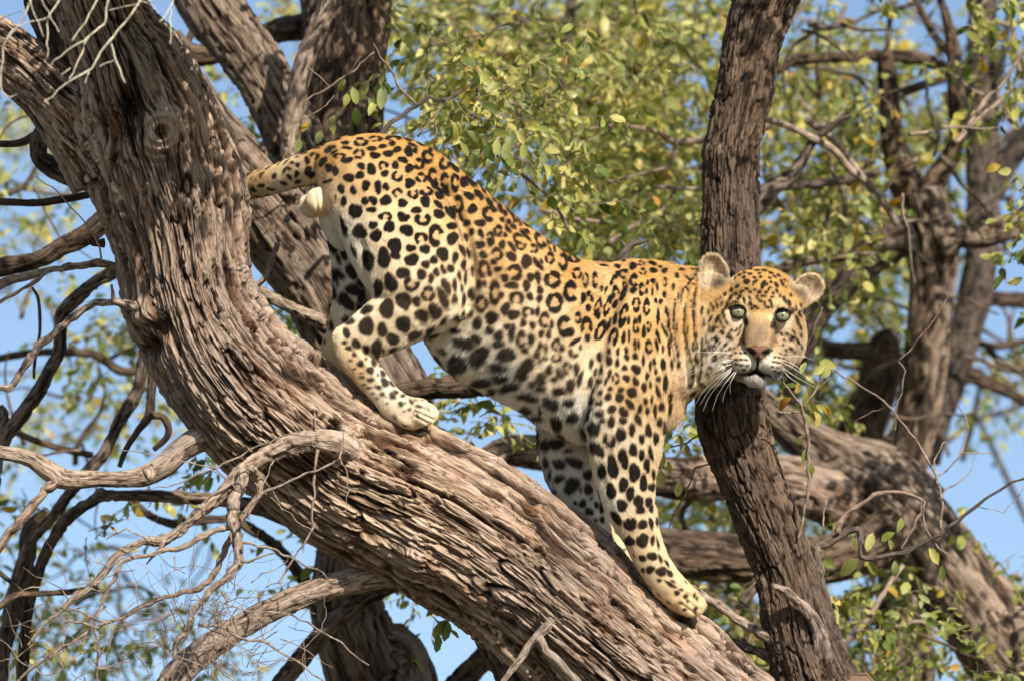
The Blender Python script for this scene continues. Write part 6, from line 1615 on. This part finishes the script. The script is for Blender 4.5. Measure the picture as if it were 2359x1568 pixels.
dl = np.minimum(seg_dist(np.stack([Hx, Hy], 1), [(3, -90), (2, -108), (-14, -119), (-30, -124), (-58, -118), (-74, -104)]), seg_dist(np.stack([Hx, Hy], 1), [(2, -108), (18, -119), (34, -123), (58, -116), (72, -102)]))
fdark = np.where(facem, np.maximum(fdark, (1 - sstep(1.6, 4.0, dl)) * (1 - .75 * sstep(26, 52, np.abs(Hx)))), fdark)
d = seg_dist(np.stack([Hx, Hy], 1), [(-14, -121), (2, -114), (17, -121)]); fdark = np.where(facem, np.maximum(fdark, 1 - sstep(4.5, 7, d)), fdark)
# nose pad: pink brown with dark nostrils and a dark rim
nosed = (np.abs(Hx - 3) < 30 - np.maximum(0, -(Hy + 64)) * 1.15) & (Hy < -58 - np.maximum(0, np.abs(Hx - 3) - 18) * .35) & (Hy > -88) & (Z < HO[2] - 72)
rim = (np.abs(Hx - 3) < 32.5 - np.maximum(0, -(Hy + 64)) * 1.1) & (Hy < -56 - np.maximum(0, np.abs(Hx - 3) - 18) * .3) & (Hy > -90) & (Z < HO[2] - 68)
fcol = np.where((rim & facem)[:, None], np.array([[0.07, .04, .035]]), fcol)
fcol = np.where((nosed & facem)[:, None], PINK[None], fcol)
fdark = np.where(rim & facem, 0, fdark)
for sx in (-1, 1):
    e = np.hypot((Hx - 3 - sx * 18) / 12, (Hy + 76 - abs(Hx - 3) * .42) / 7.5)
    fdark = np.where(rim & facem, np.maximum(fdark, 1 - sstep(.8, 1.15, e)), fdark)
e = np.hypot((Hx - 2.5) / 2.0, (Hy + 86) / 12); fdark = np.where(facem, np.maximum(fdark, 1 - sstep(.8, 1.2, e)), fdark)
# ears: pale inside, shadow of the hollow painted in at the base, black back with pale spot
earz = [((-95, 56), 20, 34, 96), ((74, 54), -46, 33, 82)]
earshade = np.zeros(nV); earpale = np.zeros(nV)
for (cx, cy), rot_, w_, h_ in earz:
    a = math.radians(rot_); dx = Hx - cx; dy = Hy - cy
    u = (dx * math.cos(a) + dy * math.sin(a)) / w_; v = (-dx * math.sin(a) + dy * math.cos(a)) / h_
    ine = (np.abs(u) < 1.15) & (v > .12) & (v < 1.1)
    earpale = np.maximum(earpale, np.where(ine, sstep(.12, .3, v), 0))
    earshade = np.maximum(earshade, np.where(ine, .85 * np.exp(-((v - .26) / .15) ** 2 - ((u + .1 * np.sign(cx)) / .55) ** 2), 0))
EARC = np.array([[0.56, 0.45, 0.31]])
front = (ncam > -.05)
fcol = np.where((earpale > 0)[:, None], mix(fcol, EARC, earpale * .9), fcol)
streak = np.clip(fbm(np.stack([Hx * .16, Hy * .045, Z * .0], 1), 2, 71), -1, 1)
fcol = fcol * (1 + .35 * streak * (earpale > .1))[:, None]
fdark = np.where((earpale > 0), 0, fdark)
fdark = np.where(earpale > 0, np.where(front, earshade, .92), fdark)
headf = np.clip(lap(headsp.astype(float)[:, None])[:, 0], 0, 1)
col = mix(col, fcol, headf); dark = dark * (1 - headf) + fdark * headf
dark = dark * ~((X < 772) & (Y > 435) & (Y < 505) & (X > 690) & (Z < 50))
scro = ((X - 729) ** 2 / 31 ** 2 + (Y - 464) ** 2 / 34 ** 2 < 1.0) & (Z < 30)
col = mix(col, np.array([[0.68, 0.52, 0.33]]), (1 - sstep(.7, 1.15, (X - 729) ** 2 / 31 ** 2 + (Y - 464) ** 2 / 34 ** 2)) * (Z < 30))
col = mix(col, BLACK[None], dark)
# toe tips, claws area a bit darker
FN = np.empty(len(em.polygons) * 4, np.int32)
em.polygons.foreach_get('vertices', FN) if len(em.loops) == len(FN) else None
FN = FN.reshape(-1, 4)
M['coat'] = attr_mat('leopard_coat', rough=.85, sheen=.15, spec=.15)
body_me = fast_mesh('body', V, FN, [M['coat']], cattrs={'col': col})
leo_base = W3((1200, 1150, 0))
leopard = thing('leopard', 'male leopard standing head down on the sloping trunk and staring at the camera', 'leopard', tuple(leo_base))
child('body', body_me, leopard)

# ---- fur
flow = idw([(600, 410, -1, .2), (740, 380, -1, .4), (800, 340, -1, .1), (820, 450, -.5, 1), (930, 550, -.2, 1), (900, 680, -.5, .8), (1000, 690, -.6, .6), (880, 760, -.8, .4), (790, 770, -.3, 1), (850, 860, .6, .9), (960, 950, .9, .5), (760, 560, .1, 1), (790, 700, .1, 1),
            (1000, 350, -1, -.6), (1150, 500, -1, -.6), (1200, 600, -1, 0), (1150, 700, -.9, .5), (1100, 800, -.8, .7), (1180, 900, -.7, .7), (1280, 800, -.9, .6), (1350, 640, -1, -.1), (1480, 650, -1, .1), (1450, 760, -.6, .9), (1440, 900, -.3, 1), (1440, 1100, .1, 1), (1490, 1260, .5, .9),
            (1590, 1390, .9, .5), (1590, 700, -1, .3), (1590, 850, -.5, .9), (1620, 900, -.3, 1), (1300, 1000, -.2, 1), (1310, 1100, .3, 1), (1420, 1270, .7, .8),
            (1750, 640, 0, -1), (1690, 650, -.4, -1), (1810, 650, .4, -1), (1750, 760, 0, -1), (1700, 760, -.7, .5), (1800, 765, .7, .5), (1650, 790, -.8, .8), (1840, 800, .7, .8), (1715, 850, -.5, .7), (1785, 850, .5, .7), (1745, 885, 0, 1), (1640, 620, .1, -1), (1860, 650, .8, -.6)], Q2, 3)
lenf = .62 * idw([(600, 410, 7), (800, 340, 7), (930, 550, 7), (750, 620, 16), (840, 650, 12), (900, 700, 8), (800, 780, 6), (860, 860, 6), (960, 950, 6), (1010, 760, 14), (1060, 820, 26), (1160, 890, 26), (1230, 960, 24), (1300, 960, 18), (1120, 760, 14), (1200, 700, 8), (1200, 560, 7), (1450, 700, 7), (1450, 900, 8),
            (1540, 930, 12), (1600, 920, 18), (1350, 1000, 18), (1300, 1060, 14), (1440, 1100, 8), (1500, 1280, 7), (1590, 1390, 6), (1600, 700, 8), (1660, 880, 20), (1745, 895, 16), (1750, 740, 5), (1750, 640, 7), (1650, 800, 15), (1840, 800, 15), (1700, 840, 6), (1790, 840, 6), (1640, 620, 15), (1860, 660, 15)], Q2, 3)[:, 0] / 1000
nh = 420000
tri = np.vstack([FN[:, [0, 1, 2]], FN[:, [0, 2, 3]]])
A_, B_, C_ = V[tri[:, 0]], V[tri[:, 1]], V[tri[:, 2]]
ar = np.linalg.norm(np.cross(B_ - A_, C_ - A_), axis=1)
dens = 1 + 1.6 * (ncam[tri[:, 0]] > -.3) + 1.6 * headf[tri[:, 0]]
cdf = np.cumsum(ar * dens); cdf /= cdf[-1]
ti = np.searchsorted(cdf, rs.random(nh)); ti = np.minimum(ti, len(tri) - 1)
u, v = rs.random(nh), rs.random(nh); fl = u + v > 1; u = np.where(fl, 1 - u, u); v = np.where(fl, 1 - v, v); w = 1 - u - v
tt = tri[ti]
bl = lambda A: A[tt[:, 0]] * w[:, None] + A[tt[:, 1]] * u[:, None] + A[tt[:, 2]] * v[:, None]
root = bl(V); hn = bl(N); hn /= np.linalg.norm(hn, axis=1)[:, None] + 1e-9
hf = bl(np.concatenate([flow, lenf[:, None]], 1)); hcol = bl(col)
skin = scro | ((rim | nosed) & facem) | ((np.minimum(np.hypot((Hx + 51) / 1.18, Hy - 18.5), np.hypot((Hx - 51) / 1.18, Hy - 18)) < 23) & facem)
ok = ~skin[tt[:, 0]]
root, hn, hf, hcol = root[ok], hn[ok], hf[ok], hcol[ok]; nh = len(root)
fv = RGT * hf[:, :1] - UPV * hf[:, 1:2]
fv = fv - hn * (fv * hn).sum(1)[:, None]; fv /= np.linalg.norm(fv, axis=1)[:, None] + 1e-6
clump = np.stack([vnoise(root * 70 + k * 31, 90 + k) for k in range(3)], 1)
L_ = hf[:, 2:3] * rs.uniform(.6, 1.25, (nh, 1))
dirv = fv * 1.0 + hn * (0.24 + 10 * np.maximum(L_ - .012, 0)) + clump * (.22 + 8 * np.maximum(L_ - .010, 0)) + rs.normal(0, .13, (nh, 3))
dirv /= np.linalg.norm(dirv, axis=1)[:, None]
p1 = root + (dirv + hn * .18) * L_ * .5
p2 = root + dirv * L_ + np.array([0, 0, -1]) * L_ * .12
pts = np.stack([root - fv * L_ * .45 - hn * .0006, p1, p2], 1)
hc = bpy.data.hair_curves.new('fur')
hc.add_curves([3] * nh)
hc.position_data.foreach_set('vector', np.ascontiguousarray(pts, np.float32).ravel())
rad = hc.attributes.new('radius', 'FLOAT', 'POINT') if 'radius' not in hc.attributes else hc.attributes['radius']
rbase = (.00018 + .00018 * np.clip(L_[:, 0] / .025, 0, 1))
rad.data.foreach_set('value', np.ascontiguousarray(np.stack([rbase, rbase * .8, rbase * .15], 1), np.float32).ravel())
hcol = np.clip(hcol * rs.uniform(.72, 1.3, (nh, 1)), 0, .9)
ca_ = hc.attributes.new('col', 'FLOAT_COLOR', 'CURVE')
ca_.data.foreach_set('color', np.ascontiguousarray(np.concatenate([hcol, np.ones((nh, 1))], 1), np.float32).ravel())
M['fur'] = attr_mat('leopard_fur', rough=.75, spec=.08)
hc.materials.append(M['fur'])
child('fur', hc, leopard, kind='stuff')

# ---- eyes
M['eyeball'] = plain_mat('pale_green_iris', (0.21, 0.205, 0.125), rough=.08, noise=.12, nscale=220, coat=.6)
M['irisrim'] = plain_mat('dark_iris_rim', (.02, .017, .012), rough=.25, coat=.5)
M['pupil'] = plain_mat('black_pupil', (.006, .006, .006), rough=.1, coat=.8)


def ball_mesh(name, rad_m, mat, a0=0.0, a1=math.pi, n=14, m=28):
    """sphere band around the -view axis (a from the pole facing the camera), local origin at the centre"""
    a = np.linspace(a0 + 1e-3, a1 - 1e-3, n); b = np.linspace(0, 2 * np.pi, m, endpoint=False)
    A, B_ = np.meshgrid(a, b, indexing='ij')
    v_ = rad_m * (np.cos(A)[..., None] * -FWD + np.sin(A)[..., None] * (np.cos(B_)[..., None] * RGT + np.sin(B_)[..., None] * UPV))
    i = np.arange(n * m).reshape(n, m); j = np.roll(i, -1, 1)
    return fast_mesh(name, v_.reshape(-1, 3), np.stack([i[:-1], i[1:], j[1:], j[:-1]], -1).reshape(-1, 4), [mat])


for sx, (ex_, ey_) in enumerate(EYES):
    # sit the ball just inside the socket found on the body
    e = np.hypot(Hx - ex_, Hy - ey_) < 26
    zf = np.percentile(Z[e & facem], 25)
    c = W3(np.array([H(ex_, ey_, 0)[0], H(ex_, ey_, 0)[1], zf + 9.0]))
    er = 15.8 / PXM
    eye = link('eye', ball_mesh('eye', er, M['irisrim'], n=24), None)
    eye.parent = leopard; eye.location = Vector(c) - Vector(leopard.location)
    for nm, rr, mt, a1 in (('iris', er * 1.015, M['eyeball'], math.asin(13.9 / 15.8)), ('pupil', er * 1.03, M['pupil'], math.asin(2.3 / 15.8))):
        o = bpy.data.objects.new(nm, ball_mesh(nm, rr, mt, 0, a1)); C.objects.link(o); o.parent = eye

for ob in [o for o in leopard.children if o.name.startswith('eye')]:
    for up in (1, -1):
        n_, m_ = 10, 18
        er2 = er * 1.10
        A_l = np.zeros((n_, m_, 3)); B_l = np.zeros((n_, m_, 3)); cl = np.zeros((n_, m_, 3))
        lo_e, cor = (25, 26) if up == 1 else (41, 30)
        for i in range(n_):
            el = math.radians(lo_e + (88 - lo_e) * i / (n_ - 1))
            for j in range(m_):
                az = math.radians(-88 + 176 * j / (m_ - 1))
                el2 = (el - math.radians(cor) * (1 - math.cos(az)) ** 1.3 * (1 - i / (n_ - 1))) * up
                v_ = math.cos(el2) * math.sin(az) * RGT + math.sin(el2) * UPV - math.cos(el2) * math.cos(az) * FWD
                A_l[i, j] = er2 * v_; B_l[i, j] = er2 * .93 * v_
                cl[i, j] = (.010, .007, .006) if i < (4 if up == 1 else 3) else (.20, .125, .06)
        lp = Parts(); lp.sheet(A_l, B_l)
        me = fast_mesh('eyelid', np.vstack(lp.V), np.vstack(lp.F), [M['coat']], cattrs={'col': np.vstack([cl.reshape(-1, 3)] * 2)})
        lo_ = bpy.data.objects.new('eyelid', me); C.objects.link(lo_); lo_.parent = ob

# ---- whiskers
M['whisker'] = plain_mat('white_whisker', (.85, .82, .74), rough=.4)


def whisker(p):
    rw = np.asarray(p, float)
    K = catmull(rw, 6)
    A = W3(K[:, :3]); n = len(A)
    T = np.gradient(A, axis=0); T /= np.linalg.norm(T, axis=1)[:, None]
    e1 = np.cross(T, FWD); e1 /= np.linalg.norm(e1, axis=1)[:, None] + 1e-9; e2 = np.cross(T, e1)
    rr = (np.linspace(.62, .14, n) / PXM)[:, None]
    ring = np.stack([A + rr * (math.cos(t) * e1 + math.sin(t) * e2) for t in (0, 1.57, 3.14, 4.71)], 1)
    i = np.arange(n * 4).reshape(n, 4); j = np.roll(i, -1, 1)
    me = fast_mesh('whisker', ring.reshape(-1, 3), np.stack([i[:-1], i[1:], j[1:], j[:-1]], -1).reshape(-1, 4), [M['whisker']])
    child('whisker', me, leopard)


zb = HO[2] - 78
for pa in [[(580, 998), (480, 1010), (340, 1045), (120, 1150)], [(570, 1010), (480, 1020), (380, 1045), (190, 1142)], [(560, 1030), (470, 1070), (340, 1150), (232, 1238)], [(565, 1060), (480, 1120), (360, 1220), (280, 1340)], [(560, 1075), (470, 1150), (370, 1260), (315, 1352)],
           [(555, 1090), (480, 1165), (390, 1280), (335, 1400)], [(590, 1085), (520, 1170), (450, 1280), (410, 1398)], [(600, 1090), (560, 1160), (510, 1250), (490, 1330)], [(605, 1080), (570, 1140), (550, 1200), (552, 1255)], [(560, 945), (440, 938), (330, 940), (245, 940)], [(440, 945), (400, 975), (345, 1040), (340, 1090)],
           [(960, 1000), (1040, 1030), (1120, 1090), (1180, 1160)], [(960, 1020), (1040, 1060), (1130, 1120), (1220, 1190)], [(950, 1050), (1020, 1100), (1100, 1150), (1230, 1220)], [(980, 975), (1060, 970), (1130, 975), (1200, 1000)], [(960, 1070), (1010, 1130), (1080, 1180), (1150, 1230)]]:
    n = len(pa)
    whisker([(FX(*q)[0], FX(*q)[1], zb + i * (-4 if i < 2 else 6) - (14 if i else 0)) for i, q in enumerate(pa)])
